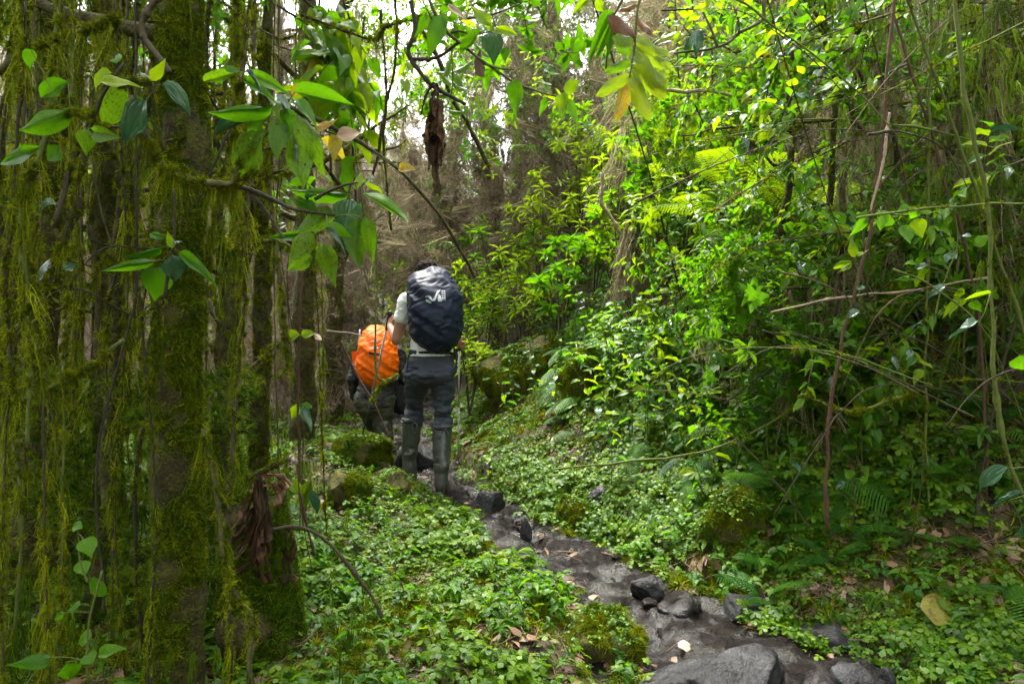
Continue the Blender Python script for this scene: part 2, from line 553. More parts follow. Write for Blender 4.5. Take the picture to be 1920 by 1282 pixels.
def orient(normals, spin):
    z = unit(normals)
    ref = np.where(np.abs(z[:, 2:3]) > 0.9, np.array([[1.0, 0, 0]]), np.array([[0, 0, 1.0]]))
    x = unit(np.cross(ref, z))
    y = np.cross(z, x)
    c, s = np.cos(spin)[:, None], np.sin(spin)[:, None]
    return eulers_from_axes(c * x + s * y, -s * x + c * y, z)


def scatter(name, proto, pts, rot, scl, parent=None, kind='stuff'):
    pts = np.asarray(pts, float)
    if parent is not None:
        pts = pts - WL[parent.name]
    ng, k = PROTO[proto]
    me = bpy.data.meshes.new(name)
    me.vertices.add(len(pts))
    me.vertices.foreach_set('co', pts.astype(np.float32).ravel())
    scl = np.asarray(scl, float)
    if scl.ndim == 1:
        scl = np.repeat(scl[:, None], 3, 1)
    me.attributes.new('rot', 'FLOAT_VECTOR', 'POINT').data.foreach_set('vector', np.asarray(rot).astype(np.float32).ravel())
    me.attributes.new('scl', 'FLOAT_VECTOR', 'POINT').data.foreach_set('vector', scl.astype(np.float32).ravel())
    me.attributes.new('pick', 'INT', 'POINT').data.foreach_set('value', R.integers(0, k, len(pts)).astype(np.int32))
    me.update()
    o = link(name, me, parent, kind)
    md = o.modifiers.new('scatter', 'NODES')
    md.node_group = ng
    return o


def blades(n, length, width, spread, droop, mb=None, seg=2, lo=0.5):
    """a tuft of narrow tapering blades growing from the origin along +Z"""
    mb = mb or MB()
    for _ in range(n):
        a = U(0, 2 * np.pi)
        t = abs(R.normal(0, spread))
        d = np.array([math.cos(a) * math.sin(t), math.sin(a) * math.sin(t), math.cos(t)])
        L = length * U(lo, 1)
        s = np.linspace(0, 1, seg + 1)[:, None]
        mid = np.array([U(-1, 1), U(-1, 1), 0]) * length * 0.12 + d * L * s + np.array([d[0], d[1], -0.6]) * droop * L * s ** 2
        side = unit(np.cross(d, [U(-1, 1), U(-1, 1), U(-1, 1)]))
        w = width * (1 - s ** 1.5 * 0.92) * 0.5
        v = np.stack([mid - side * w, mid + side * w], 1).reshape(-1, 3)
        i = np.arange(seg) * 2
        q = np.stack([i, i + 1, i + 3, i + 2], -1)
        luv = np.concatenate([np.repeat(s, 2, 0), np.tile([[-0.5], [0.5]], (seg + 1, 1)), np.full((2 * seg + 2, 1), R.random() * 0.35)], 1)
        mb.add(v, q, luv)
    return mb


# moss tuft (about 4 cm), hanging moss strand (about 25 cm), grass tuft, herb clump, litter, heath spray
proto_collection('moss', [blades(56, 0.036, 0.0042, 0.85, 0.6, lo=.3).mesh('moss_tuft', M['moss']) for _ in range(4)])
proto_collection('moss_green', [blades(56, 0.04, 0.0046, 0.9, 0.7, lo=.3).mesh('moss_tuft_green', M['moss_green']) for _ in range(4)])


def strand(n, length, width, mat, wob=0.03):
    mb = MB()
    for _ in range(n):
        L = length * U(0.4, 1)
        k = 7
        s = np.linspace(0, 1, k)[:, None]
        off = np.array([[U(-1, 1), U(-1, 1), 0]]) * length * 0.10
        path = off * (0.3 + s) + np.concatenate([R.normal(0, wob, (k, 2)).cumsum(0) * length * 0.35, -s * L], 1)
        a = U(0, np.pi)
        side = np.array([[math.cos(a), math.sin(a), 0]])
        w = width * (1 - 0.8 * s) * (0.6 + 0.8 * R.random((k, 1))) * 0.5
        v = np.stack([path - side * w, path + side * w], 1).reshape(-1, 3)
        i = np.arange(k - 1) * 2
        mb.add(v, np.stack([i, i + 1, i + 3, i + 2], -1), np.concatenate([np.repeat(s, 2, 0), np.tile([[-0.5], [0.5]], (k, 1)), np.full((2 * k, 1), R.random() * 0.4)], 1))
        for _ in range(9):           # short side hairs make it shaggy
            j = int(R.integers(1, k))
            b = path[j]
            d = np.array([U(-1, 1), U(-1, 1), U(-1.2, 0.1)]) * length * 0.07
            sd = np.array([0, 0, width * 0.35])
            mb.add([b - sd, b + sd, b + d], np.array([[0, 1, 2]]), [[0.5, 0, 0.2]] * 3)
    return mb.mesh('strand', mat)


proto_collection('moss_hang', [strand(10, 0.22, 0.0045, M['moss'], .05) for _ in range(4)])
proto_collection('moss_hang_green', [strand(10, 0.22, 0.005, M['moss_green'], .05) for _ in range(4)])
proto_collection('lichen', [strand(10, 0.6, 0.012, M['lichen'], 0.05) for _ in range(4)])
proto_collection('grass', [blades(14, 0.11, 0.006, 0.35, 0.6, seg=3).mesh('grass_tuft', M['grass']) for _ in range(3)])


def herb_clump(n, size, spread, three=True):
    """clover-like herb: thin stalks, each with three notched leaflets"""
    mb = MB()
    for _ in range(n):
        b = np.array([R.normal(0, spread), R.normal(0, spread), 0])
        h = size * U(0.9, 2.3)
        top = b + np.array([R.normal(0, 0.2) * h, R.normal(0, 0.2) * h, h])
        sd = np.array([0.0007, 0.0004, 0])
        r = R.random() * 0.5
        mb.add([b - sd, b + sd, top + sd, top - sd], np.array([[0, 1, 2, 3]]), [[0, 0, r]] * 4)
        a0 = U(0, 6.28)
        tilt = np.array([U(-0.45, 0.45), U(-0.45, 0.45), 1])
        k = 3 if three else 5
        for j in range(k):
            a = a0 + j * 2 * np.pi / k + U(-0.15, 0.15)
            d = np.array([math.cos(a), math.sin(a), 0])
            d = d - unit(tilt) * (d @ unit(tilt)) * 0.9 + np.array([0, 0, U(-0.25, 0.1)])
            leaf_add(mb, top, d, tilt, size * U(0.75, 1.05), size * (0.85 if three else 0.55), 's_obovate', r + U(0, 0.15))
    return mb


proto_collection('clover', [herb_clump(9, 0.017, 0.03).mesh('clover_clump', M['herb']) for _ in range(5)])
proto_collection('geranium', [herb_clump(6, 0.024, 0.035, False).mesh('geranium_clump', M['herb']) for _ in range(4)])


def litter_clump():
    mb = MB()
    for _ in range(2):
        a = U(0, 6.28)
        leaf_add(mb, [U(-.03, .03), U(-.03, .03), U(0.004, .012)], [math.cos(a), math.sin(a), U(-.1, .3)], [U(-.5, .5), U(-.5, .5), 1], U(.03, .06), U(.015, .03), 's_ovate')
    for _ in range(3):
        a = U(0, 6.28)
        d = np.array([math.cos(a), math.sin(a), U(-.1, .15)]) * U(.04, .1)
        c = np.array([U(-.04, .04), U(-.04, .04), .008])
        tube(mb, [c - d / 2, c + d / 2 + [0, 0, .003]], [.0018, .001], 3, False, rnd=R.random())
    return mb


proto_collection('litter', [litter_clump().mesh('litter', M['litter']) for _ in range(5)])


def spray(n, L, mat, needle=0.02, w=0.0022, twigs=5):
    """a wispy heath spray: fine twigs set with needles, along +Z, drooping"""
    mb = MB()
    for _ in range(twigs):
        a, t = U(0, 6.28), abs(R.normal(0, 0.5))
        d = np.array([math.cos(a) * math.sin(t), math.sin(a) * math.sin(t), math.cos(t)])
        l = L * U(0.5, 1)
        s = np.linspace(0, 1, 5)[:, None]
        path = d * l * s + np.array([0, 0, -0.35]) * l * s ** 2
        side = unit(np.cross(d, [.3, .2, .9])) * 0.0016
        v = np.stack([path - side, path + side], 1).reshape(-1, 3)
        i = np.arange(4) * 2
        r = R.random() * 0.4
        mb.add(v, np.stack([i, i + 1, i + 3, i + 2], -1), np.tile([[0.3, 0, r]], (10, 1)))
        for k in range(n):
            u = U(0.1, 1) * 3.999
            b = path[int(u)] + (path[int(u) + 1] - path[int(u)]) * (u - int(u))
            e = b + unit(R.normal(0, 1, 3) + d * 0.8) * needle * U(.6, 1.2)
            sd = unit(np.cross(e - b, R.normal(0, 1, 3))) * w * 0.5
            mb.add([b - sd, b + sd, e], np.array([[0, 1, 2]]), [[0.5, 0, r + U(0, .2)]] * 3)
    return mb.mesh('spray', mat)


proto_collection('heath', [spray(26, 0.32, M['heath'], 0.03, 0.006) for _ in range(4)])
proto_collection('twigs', [spray(14, 0.45, M['twigs'], 0.09, 0.004, 7) for _ in range(4)])


def leaf_spray(n, L, mat, shape, ll, lw):
    mb = MB()
    p = spline([[0, 0, 0], [U(-.1, .1) * L, U(-.1, .1) * L, L * .5], [U(-.3, .3) * L, U(-.3, .3) * L, L * .9]], 8)
    tube(mb, p, np.linspace(.004, .0015, 8), 4, False, rnd=.1)
    for k in range(n):
        u = U(.15, 1) * 6.99
        b = p[int(u)]
        a = k * 2.4
        d = np.array([math.cos(a), math.sin(a), U(-.3, .6)])
        leaf_add(mb, b, d, [0, 0, 1], ll * U(.6, 1.1), lw * U(.7, 1.1), shape)
    return mb.mesh('leaf_spray', mat)


proto_collection('bright_spray', [leaf_spray(16, .4, M['leaf_bright'], 's_lance', .12, .04) for _ in range(3)] + [leaf_spray(16, .4, M['leaf'], 's_ovate', .09, .045) for _ in range(3)])
proto_collection('dark_spray', [leaf_spray(18, .4, M['leaf'], 's_ovate', .085, .042) for _ in range(4)] + [leaf_spray(14, .4, M['leaf_spot'], 's_lance', .10, .035) for _ in range(2)])

# ------------------------------------------------------------------ the ground and the trail
PY = np.array([-6, 0.5, 1.8, 2.6, 3.1, 3.6, 4.1, 4.7, 5.2, 5.7, 6.5, 7.5, 9, 12, 20, 60.0])
PX = np.array([1.7, 1.35, 1.15, 1.0, 0.82, 0.56, 0.25, -0.04, -0.36, -0.62, -0.85, -1.1, -1.35, -1.5, -1.5, -1.5])
PW = np.array([.6, .6, .6, .56, .45, .35, .27, .20, .23, .25, .24, .25, .25, .25, .3, .3])
ZY = np.array([-6, 0, 2.6, 3.5, 4.2, 5.35, 6, 7, 9, 12, 20, 60.0])
ZZ = np.array([-.15, -.06, 0, .08, .13, .195, .225, .23, .36, .8, 3.2, 16])
pcx = lambda y: np.interp(y, PY, PX)
pw = lambda y: np.interp(y, PY, PW)


def ground(x, y):
    x, y = np.atleast_1d(np.asarray(x, float)), np.atleast_1d(np.asarray(y, float))
    x, y = np.broadcast_arrays(x, y)
    c, w = pcx(y), pw(y)
    z = np.interp(y, ZY, ZZ)
    s = np.clip(x - c - w, 0, None)
    near = np.clip((y - 2.2) / 1.6, 0.25, 1)
    bank = 0.80 * s * s / (s + 0.34) * near + 0.55 * np.clip(s - 1.6, 0, None)
    bank = np.where(bank > 6, 6 + (bank - 6) * 0.3, bank)
    l = np.clip(c - w - x, 0, None)
    left = 0.07 * l * l / (l + .5) + 0.30 * np.clip(l - 2.6, 0, None)
    p3 = np.stack([x.ravel(), y.ravel(), 0 * x.ravel()], -1)
    off = np.clip((s + l) / 0.25, 0, 1)
    lump = (fbm(p3 * 1.7, 3) * 0.13 + fbm(p3 * 5.1 + 5, 3) * 0.075).reshape(x.shape)
    dip = -0.15 * (1 - np.clip((s + l) / 0.14, 0, 1) ** 2 * 1.0) * (y < 11)
    return z + bank + left + lump * (0.15 + 0.85 * off) + dip


def gtop(x, y):
    """the surface one stands on: soil, or the mud where the trail runs"""
    g = ground(x, y)
    x, y = np.broadcast_arrays(np.atleast_1d(np.asarray(x, float)), np.atleast_1d(np.asarray(y, float)))
    on = (np.abs(x - pcx(y)) < pw(y) * 1.05) & (y < 10.5)
    return np.where(on, np.maximum(g, np.interp(y, ZY, ZZ) - .048), g)


def hit(px, py, y0=1.2, y1=40):
    d = np.concatenate([np.arange(y0, 12, 0.01), np.arange(12, y1, .05)])
    x, z = (px - 960) / FOC * d, CAM_Z - (py - 641) / FOC * d
    g = gtop(x, d)
    k = np.nonzero(z <= g)[0]
    i = k[0] if len(k) else len(d) - 1
    return np.array([x[i], d[i], g[i]])


gz1 = lambda x, y: float(gtop(x, y)[0])


def grid_mesh(xs, ys, zf):
    X, Y = np.meshgrid(xs, ys)
    Z = zf(X, Y)
    k, n = len(xs), len(ys)
    i = np.arange(n - 1)[:, None] * k
    j = np.arange(k - 1)[None]
    q = np.stack([i + j, i + j + 1, i + k + j + 1, i + k + j], -1).reshape(-1, 4)
    return MB().add(np.stack([X, Y, Z], -1).reshape(-1, 3), q)


xs = np.concatenate([np.linspace(-30, -4, 40)[:-1], np.linspace(-4, 4, 260), np.linspace(4, 30, 40)[1:]])
ys = np.concatenate([np.linspace(-6, 1.4, 30)[:-1], np.linspace(1.4, 9, 260), np.linspace(9, 60, 80)[1:]])
g_obj = build(grid_mesh(xs, ys, ground), 'ground', M['soil'], kind='structure')


def mud_strip():
    ts, yy = np.linspace(-1.25, 1.25, 90), np.linspace(0.8, 10.5, 760)
    T, Y = np.meshgrid(ts, yy)
    X = pcx(Y) + pw(Y) * T * (1 + 0.0 * Y)
    p = np.stack([X.ravel(), Y.ravel(), 0 * X.ravel()], -1)
    rut = (fbm(p * 5.0 + 3, 4) * 0.065 + (.5 - np.abs(vnoise(p * np.array([16., 11., 1])))) * 0.016 + fbm(p * np.array([34., 24., 1]), 3) * 0.014 - np.clip(fbm(p * np.array([7., 4.5, 1]) + 40, 2) - .1, 0, 1) * 0.10).reshape(X.shape)
    base = np.interp(Y, ZY, ZZ) - 0.045
    Z = base + rut * np.clip(1.3 - np.abs(T), 0, 1) - 0.03 * np.clip(np.abs(T) - 0.8, 0, 1)
    k, n = len(ts), len(yy)
    i = np.arange(n - 1)[:, None] * k
    j = np.arange(k - 1)[None]
    q = np.stack([i + j, i + j + 1, i + k + j + 1, i + k + j], -1).reshape(-1, 4)
    return MB().add(np.stack([X, Y, Z], -1).reshape(-1, 3), q)


build(mud_strip(), 'path', M['mud'], kind='structure')

# ------------------------------------------------------------------ labels that single a thing out
MARKS = [('the navy backpack', 816, 580), ('the orange backpack', 705, 670), ('the shrivelled hanging leaf', 815, 260),
         ('the yellowing pinnate leaf', 1190, 130), ('the thick mossy trunk', 335, 640), ('the slim mossy trunk', 480, 700),
         ('the mossy boulder', 640, 905), ('the dark trail rock below the boots', 915, 930), ('the large grey rock', 1400, 1240),
         ('the big yellow fallen leaf', 1775, 1185), ('the red-brown sapling stem', 1600, 560), ('the long green liana', 1860, 560),
         ('the lichen-draped stump', 1190, 520), ('the brown dead fronds', 475, 1000), ('the stack of spotted leaves', 640, 420)]
_LBL = {}
ORD = ['closest', 'second closest', 'third closest', 'fourth closest', 'fifth closest', 'sixth closest', 'seventh closest', 'eighth closest', 'ninth closest', 'tenth closest',
       *[w + ' closest' for w in 'eleventh twelfth thirteenth fourteenth fifteenth sixteenth seventeenth eighteenth nineteenth twentieth'.split()],
       *[t + w + ' closest' for t in ('twenty-', 'thirty-', 'forty-') for w in 'first second third fourth fifth sixth seventh eighth ninth'.split()]]


def label_later(o, text, p):
    """collect things of one kind; finish_labels() says which one each is by the landmark next to it"""
    px, py = proj(np.asarray(p, float))
    px, py = min(max(px, 0), 1920), min(max(py, 0), 1282)
    m = min(MARKS, key=lambda t: (t[1] - px) ** 2 + (t[2] - py) ** 2)
    dx, dy = px - m[1], py - m[2]
    w = ('above' if dy < 0 else 'below') if abs(dy) > abs(dx) * 0.8 else ('left of' if dx < 0 else 'right of')
    _LBL.setdefault((text, w, m[0]), []).append((dx * dx + dy * dy, o))


def finish_labels():
    for (text, w, m), lst in _LBL.items():
        lst.sort(key=lambda t: t[0])
        for i, (_, o) in enumerate(lst):
            o['label'] = f'{text} {w} {m}' if len(lst) == 1 else f'{text}, {ORD[min(i, len(ORD) - 1)]} {w} {m}'

# ------------------------------------------------------------------ rocks
def ico(sub):
    import bmesh
    bm = bmesh.new()
    bmesh.ops.create_icosphere(bm, subdivisions=sub, radius=1)
    v = np.array([x.co[:] for x in bm.verts])
    f = np.array([[x.index for x in p.verts] for p in bm.faces])
    bm.free()
    return v, f


ICO = {s: ico(s) for s in (3, 4, 5)}


def moss_points(v, f, n, up=0.15, seed=0, thr=-0.05, scale=5.0):
    """random points on the upward, mossy parts of a surface"""
    f = f if f.shape[1] == 3 else np.vstack([f[:, :3], f[:, [0, 2, 3]]])
    a, b, c = v[f[:, 0]], v[f[:, 1]], v[f[:, 2]]
    cr = np.cross(b - a, c - a)
    ar = np.linalg.norm(cr, axis=1)
    k = R.choice(len(f), n * 3, p=ar / ar.sum())
    r1, r2 = np.sqrt(R.random(n * 3))[:, None], R.random(n * 3)[:, None]
    p = (1 - r1) * a[k] + r1 * (1 - r2) * b[k] + r1 * r2 * c[k]
    nn = unit(cr[k])
    ok = (nn[:, 2] > up) & (fbm(p * scale + seed, 3) > thr)
    return p[ok][:n], nn[ok][:n]


def rock(name, px, py, w, h, label, mossy=0.0, mat='rock', seed=0, depth=1.0, cat='rock', flat=0.5, sub=4):
    rs = np.random.default_rng(seed + 100)
    base = hit(px, py + h * 0.45)
    d = base[1]
    W, H = w / FOC * d, h / FOC * d
    v, f = ICO[sub]
    v = v.copy()
    for _ in range(11):
        n = unit(rs.normal(0, 1, 3) * np.array([1, 1, .8]))
        hh = rs.uniform(0.5, 0.82)
        e = np.clip(v @ n - hh, 0, None)
        v = v - e[:, None] * n * 0.96
    v = v * (1 + 0.16 * fbm(v * 2.2 + seed, 4)[:, None]) + unit(v) * (0.045 * fbm(v * 7 + seed, 3))[:, None]
    v = v / np.abs(v).max(0)
    v = v * np.array([W * 0.5, W * 0.5 * depth, H * 0.75])
    a = rs.uniform(-0.4, 0.4)
    v = v @ np.array([[math.cos(a), math.sin(a), 0], [-math.sin(a), math.cos(a), 0], [0, 0, 1]])
    c = base + np.array([0, W * 0.25 * depth, H * (0.18 if mossy else .06)])
    v = v + unit(v) * (H * .05 * fbm(v * (5 / H) + seed, 4))[:, None]
    v = v + c
    if mossy:
        t = thing(name, base, label, cat)
        build(MB().add(v, f), 'stone', M[mat], t)
        n = int(mossy * 900 * (W * W + W * H) / 0.12)
        p, nn = moss_points(v, f, n, -.1, seed, -0.06)
        k_ = fbm(p * 9 + seed, 2) > 0
        for pr_, ok in (('moss', k_), ('moss_green', ~k_)):
            scatter('moss', pr_, p[ok], orient(unit(nn[ok] + [0, 0, .3]), R.uniform(0, 6.28, ok.sum())), R.uniform(.35, 1.2, ok.sum()), t)
        q_, qn = moss_points(v, f, max(4, n // (70 if cat == 'boulder' else 30)), .3, seed + 9, .02, 9.0)
        scatter('herbs', 'clover', q_, orient(unit(qn + [0, 0, 1.5]), R.uniform(0, 6.28, len(q_))), R.uniform(.5, 1.1, len(q_)), t)
        return t
    return tag(build(MB().add(v, f), name, M[mat]), label, cat)


rock('rock', 1370, 1296, 380, 104, 'large grey wet rock at the bottom edge of the trail', seed=3, depth=.8, sub=5)
rock('rock', 1612, 1262, 90, 60, 'grey rock with a pale top beside the large grey rock', seed=4)
rock('rock', 1662, 1276, 50, 60, 'small upright grey stone at the bottom edge of the trail', seed=5)
rock('rock', 1578, 1192, 140, 44, 'long slanting dark rock at the foot of the bank', seed=6)
rock('rock', 1403, 1136, 74, 42, 'dark square-edged stone at the bend of the muddy trail', seed=7)
rock('rock', 1218, 1096, 70, 48, 'dark rock with a green sprig in the middle of the trail', seed=8)
rock('rock', 1275, 1132, 95, 44, 'low rounded muddy rock in the middle of the trail', seed=9, mat='mud')
rock('rock', 913, 932, 76, 62, 'angular dark trail rock just below the boots', seed=21, flat=.2)
rock('mossy_rock', 1085, 962, 90, 60, 'mossy rock sunk into the foot of the right bank', .5, 'rock_moss', seed=10)
rock('rock', 1130, 925, 56, 32, 'grey stone poking from the herbs on the bank', seed=11)
rock('rock', 986, 986, 26, 48, 'small upright stone standing in the trail mud', seed=12)
rock('mossy_rock', 1140, 1190, 150, 100, 'brown mossy rock on the near side of the trail', .5, 'rock_moss', seed=13)
rock('mossy_boulder', 640, 906, 100, 104, 'yellow-green mossy boulder beside the trail', 1.0, 'rock_moss', seed=14, cat='boulder')
rock('mossy_boulder', 668, 846, 124, 64, 'low mossy boulder behind the walking pole tip', 1.0, 'rock_moss', seed=15, cat='boulder')
rock('rock', 775, 850, 108, 58, 'dark wedge-shaped rock behind the left boot', seed=16)
rock('mossy_rock', 748, 905, 54, 42, 'small brown mossy stone below the left boot', .3, 'rock_moss', seed=17)
rock('rock', 821, 929, 20, 11, 'pebble lying in the mud below the right boot', seed=18, sub=3)
rock('rock', 885, 1212, 64, 30, 'flat grey stone among the herbs near the bottom', seed=19)
rock('rock', 755, 992, 66, 24, 'flat brown stone half buried in the herbs', seed=20)
rock('rock', 1000, 1085, 90, 34, 'flat muddy slab beside the bend of the trail', seed=22)
rock('rock', 880, 1062, 80, 24, 'long low slab among the clover left of the trail', seed=23)
rock('mossy_rock', 1392, 972, 150, 100, 'cushion of bright moss over a stone on the bank', 1.2, 'rock_moss', seed=24)

for k_ in range(13):          # stones trodden into the mud
    y_ = U(2.5, 6.4)
    x_ = float(pcx(y_) + pw(y_) * U(-1.1, 1.1))
    sz = U(.02, .06)
    v_, f_ = ICO[3]
    v_ = v_.copy()
    for _ in range(7):
        n_ = unit(R.normal(0, 1, 3))
        v_ = v_ - np.clip(v_ @ n_ - U(.5, .8), 0, None)[:, None] * n_
    v_ = (v_ + unit(v_) * (.12 * fbm(v_ * 3 + k_, 3))[:, None]) * [sz, sz * U(.6, 1), sz * U(.4, .6)]
    a_ = U(0, 3.1)
    v_ = v_ @ np.array([[math.cos(a_), math.sin(a_), 0], [-math.sin(a_), math.cos(a_), 0], [0, 0, 1]]) + [x_, y_, gz1(x_, y_) + sz * .08]
    o_ = tag(build(MB().add(v_, f_), 'stone', M['rock' if k_ % 3 else 'mud']), '', 'stone', 'stones trodden into the trail')
    label_later(o_, 'small wet stone', [x_, y_, gz1(x_, y_)])

# the mossy overhang of earth and roots beyond the walkers
for px, py, w, h, sd, lb in ((1010, 655, 250, 120, 31, 'mossy earth overhang above the dark hollow beyond the walkers'), (1120, 690, 150, 90, 32, 'smaller mossy bank beside the lichen-draped stump')):
    t_ = rock('mossy_bank', px, py, w, h, lb, .55, 'rock_moss', seed=sd, cat='bank', depth=.7)
    c_ = [c for c in t_.children if c.name.startswith('moss')][0]
    v_ = np.zeros(len(c_.data.vertices) * 3, np.float32)
    c_.data.vertices.foreach_get('co', v_)
    v_ = v_.reshape(-1, 3)[::5] + WL[t_.name]
    scatter('hanging_moss', 'moss_hang', v_, np.stack([0 * v_[:, 0], 0 * v_[:, 0], R.uniform(0, 6.28, len(v_))], -1), R.uniform(.5, 1.3, len(v_)), t_)

# ------------------------------------------------------------------ hikers
def limb(mb, p0, p1, r0, r1, k=14, sx=1.0):
    p0, p1 = np.asarray(p0, float), np.asarray(p1, float)
    d = p1 - p0
    L = np.linalg.norm(d)
    t = d / L
    a1 = np.linspace(-np.pi / 2, 0, 5)[:-1]
    s = np.concatenate([r0 * np.sin(a1), np.linspace(0, L, 8), L + r1 * np.sin(-a1[::-1])])
    rad = np.concatenate([r0 * np.cos(a1), np.linspace(r0, r1, 8), r1 * np.cos(a1[::-1])])
    rad = np.maximum(rad, 1e-4)
    tube(mb, p0 + s[:, None] * t, rad, k)


def chain(mb, pts, rads, k=14):
    for i in range(len(pts) - 1):
        limb(mb, pts[i], pts[i + 1], rads[i], rads[i + 1], k)


def loft(mb, rings, k=24, e=2.0):
    """stacked ellipses (centre, half width x, half depth y), closed at both ends"""
    ang = np.arange(k) * 2 * np.pi / k
    c, s = np.cos(ang), np.sin(ang)
    ex = np.sign(c) * np.abs(c) ** (2 / e)
    ey = np.sign(s) * np.abs(s) ** (2 / e)
    v = np.concatenate([np.stack([r[0][0] + ex * r[1], r[0][1] + ey * r[2], np.full(k, r[0][2])], -1) for r in rings])
    n = len(rings)
    i = np.arange(n - 1)[:, None] * k
    j = np.arange(k)[None]
    q = np.stack([i + j, i + (j + 1) % k, i + k + (j + 1) % k, i + k + j], -1).reshape(-1, 4)
    v = np.vstack([v, rings[0][0], rings[-1][0]])
    jj = np.arange(k)
    mb.add(v, [q, np.stack([(jj + 1) % k, jj, np.full(k, n * k)], -1), np.stack([(n - 1) * k + jj, (n - 1) * k + (jj + 1) % k, np.full(k, n * k + 1)], -1)])


def remesh(mb, voxel, smooth=6, fn=None):
    """fuse the pieces of one body into one continuous skin"""
    me = mb.mesh('tmp', [])
    o = link('tmp', me)
    r = o.modifiers.new('r', 'REMESH')
    r.mode, r.voxel_size, r.use_smooth_shade = 'VOXEL', voxel, True
    if smooth:
        s = o.modifiers.new('s', 'SMOOTH')
        s.factor, s.iterations = 0.5, smooth
    ev = o.evaluated_get(bpy.context.evaluated_depsgraph_get())
    m2 = ev.to_mesh()
    v = np.zeros(len(m2.vertices) * 3, np.float32)
    m2.vertices.foreach_get('co', v)
    v = v.reshape(-1, 3).astype(float)
    nn = np.zeros(len(m2.vertices) * 3, np.float32)
    m2.vertices.foreach_get('normal', nn)
    lt = np.zeros(len(m2.polygons), np.int32)
    m2.polygons.foreach_get('loop_total', lt)
    lv = np.zeros(len(m2.loops), np.int32)
    m2.loops.foreach_get('vertex_index', lv)
    ev.to_mesh_clear()
    bpy.data.objects.remove(o)
    bpy.data.meshes.remove(me)
    out = MB()
    if fn is not None:
        v = fn(v, nn.reshape(-1, 3))
    assert (lt == 4).all() or True
    st = np.concatenate([[0], np.cumsum(lt)[:-1]])
    faces = [np.stack([lv[st[lt == k] + i] for i in range(k)], -1) for k in np.unique(lt)]
    out.add(v, faces)
    return out


def cloth_mat(name, col, rough=0.7, bump=0.3, scale=60, spec=0.3, sheen=0.0, var=0.25, stretch=None):
    c = np.array(col)
    return rough_mat(name, [(0.3, tuple(c * (1 - var))), (0.7, tuple(c * (1 + var)))], scale, rough, bump, 0.006, 4, spec, stretch)


M['skin'] = rough_mat('skin', [(0.3, (0.27, 0.125, 0.075)), (0.7, (0.38, 0.19, 0.12))], 25, 0.55, 0.15, 0.003)
M['skin_dark'] = rough_mat('skin_dark', [(0.3, (0.08, 0.04, 0.025)), (0.7, (0.12, 0.06, 0.04))], 25, 0.55, 0.15, 0.003)
M['hair'] = rough_mat('hair', [(0.35, (0.006, 0.004, 0.003)), (0.7, (0.022, 0.015, 0.012))], 45, 0.85, 0.8, 0.01, spec=0.1)
M['shirt'] = cloth_mat('white_shirt', (0.74, 0.74, 0.75), 0.85, 0.4, 14, 0.2, var=.12)
M['trousers'] = cloth_mat('navy_trousers', (0.026, 0.031, 0.048), 0.65, 0.7, 13, 0.35, stretch=(1, 1, .6))
M['boot'] = cloth_mat('rubber_boot', (0.042, 0.047, 0.043), 0.32, 0.2, 9, 0.5)
M['sole'] = cloth_mat('muddy_sole', (0.028, 0.024, 0.022), 0.7, 0.8, 30)
M['strap'] = cloth_mat('black_webbing', (0.012, 0.012, 0.014), 0.6, 0.4, 80)
M['navy_cover'] = cloth_mat('navy_rain_cover', (0.012, 0.016, 0.036), 0.5, 0.9, 14, 0.2, stretch=(.7, .7, 1.6))
M['orange_cover'] = cloth_mat('orange_rain_cover', (0.78, 0.125, 0.002), 0.55, 0.9, 16, 0.18, var=.12)
M['print_white'] = cloth_mat('white_print', (0.36, 0.38, 0.41), 0.6, 0.1, 20, var=.08)
M['jacket'] = cloth_mat('black_jacket', (0.014, 0.014, 0.016), 0.6, 0.8, 18, 0.4)
M['olive'] = cloth_mat('olive_trousers', (0.042, 0.043, 0.024), 0.8, 0.7, 14)
M['metal'] = cloth_mat('pole_metal', (0.32, 0.33, 0.34), 0.35, 0.1, 20, 0.6)
M['pole_black'] = cloth_mat('pole_black', (0.015, 0.015, 0.016), 0.4, 0.1, 20)

for _k, _h in (('boot', .10), ('trousers', .06)):      # trail mud splashed up from the ground
    _nt = M[_k].node_tree
    _pb = [n for n in _nt.nodes if n.type == 'BSDF_PRINCIPLED'][0]
    _co = nd(_nt, 'ShaderNodeTexCoord').outputs['Object']
    _z = nd(_nt, 'ShaderNodeSeparateXYZ', Vector=_co).outputs[2]
    _n = nd(_nt, 'ShaderNodeTexNoise', Vector=_co, Scale=26.0, Detail=6.0, Roughness=0.7).outputs[0]
    _f = ramp(_nt, math_n(_nt, 'SUBTRACT', math_n(_nt, 'MULTIPLY', _n, 0.9), math_n(_nt, 'MULTIPLY', _z, 1.0 / (_h * 14))), [(0.34, G(0.0)), (0.46, G(1.0))])
    _old = _pb.inputs['Base Color'].links[0].from_socket
    _nt.links.new(mixc(_nt, math_n(_nt, 'MULTIPLY', _f, .8), _old, (0.050, 0.038, 0.028)), _pb.inputs['Base Color'])
    _nt.links.new(math_n(_nt, 'ADD', math_n(_nt, 'MULTIPLY', _f, .4), .32 if _k == 'boot' else .6, True), _pb.inputs['Roughness'])


def fold_fn(amp, freq, seed, bands=()):
    def fn(v, n):
        q = v * np.array(freq) + seed
        a = np.full(len(v), amp)
        for z, s, k in bands:
            a = a + amp * k * np.exp(-((v[:, 2] - z) / s) ** 2)
        return v + n * (fbm(q, 3) * a * 2)[:, None]
    return fn


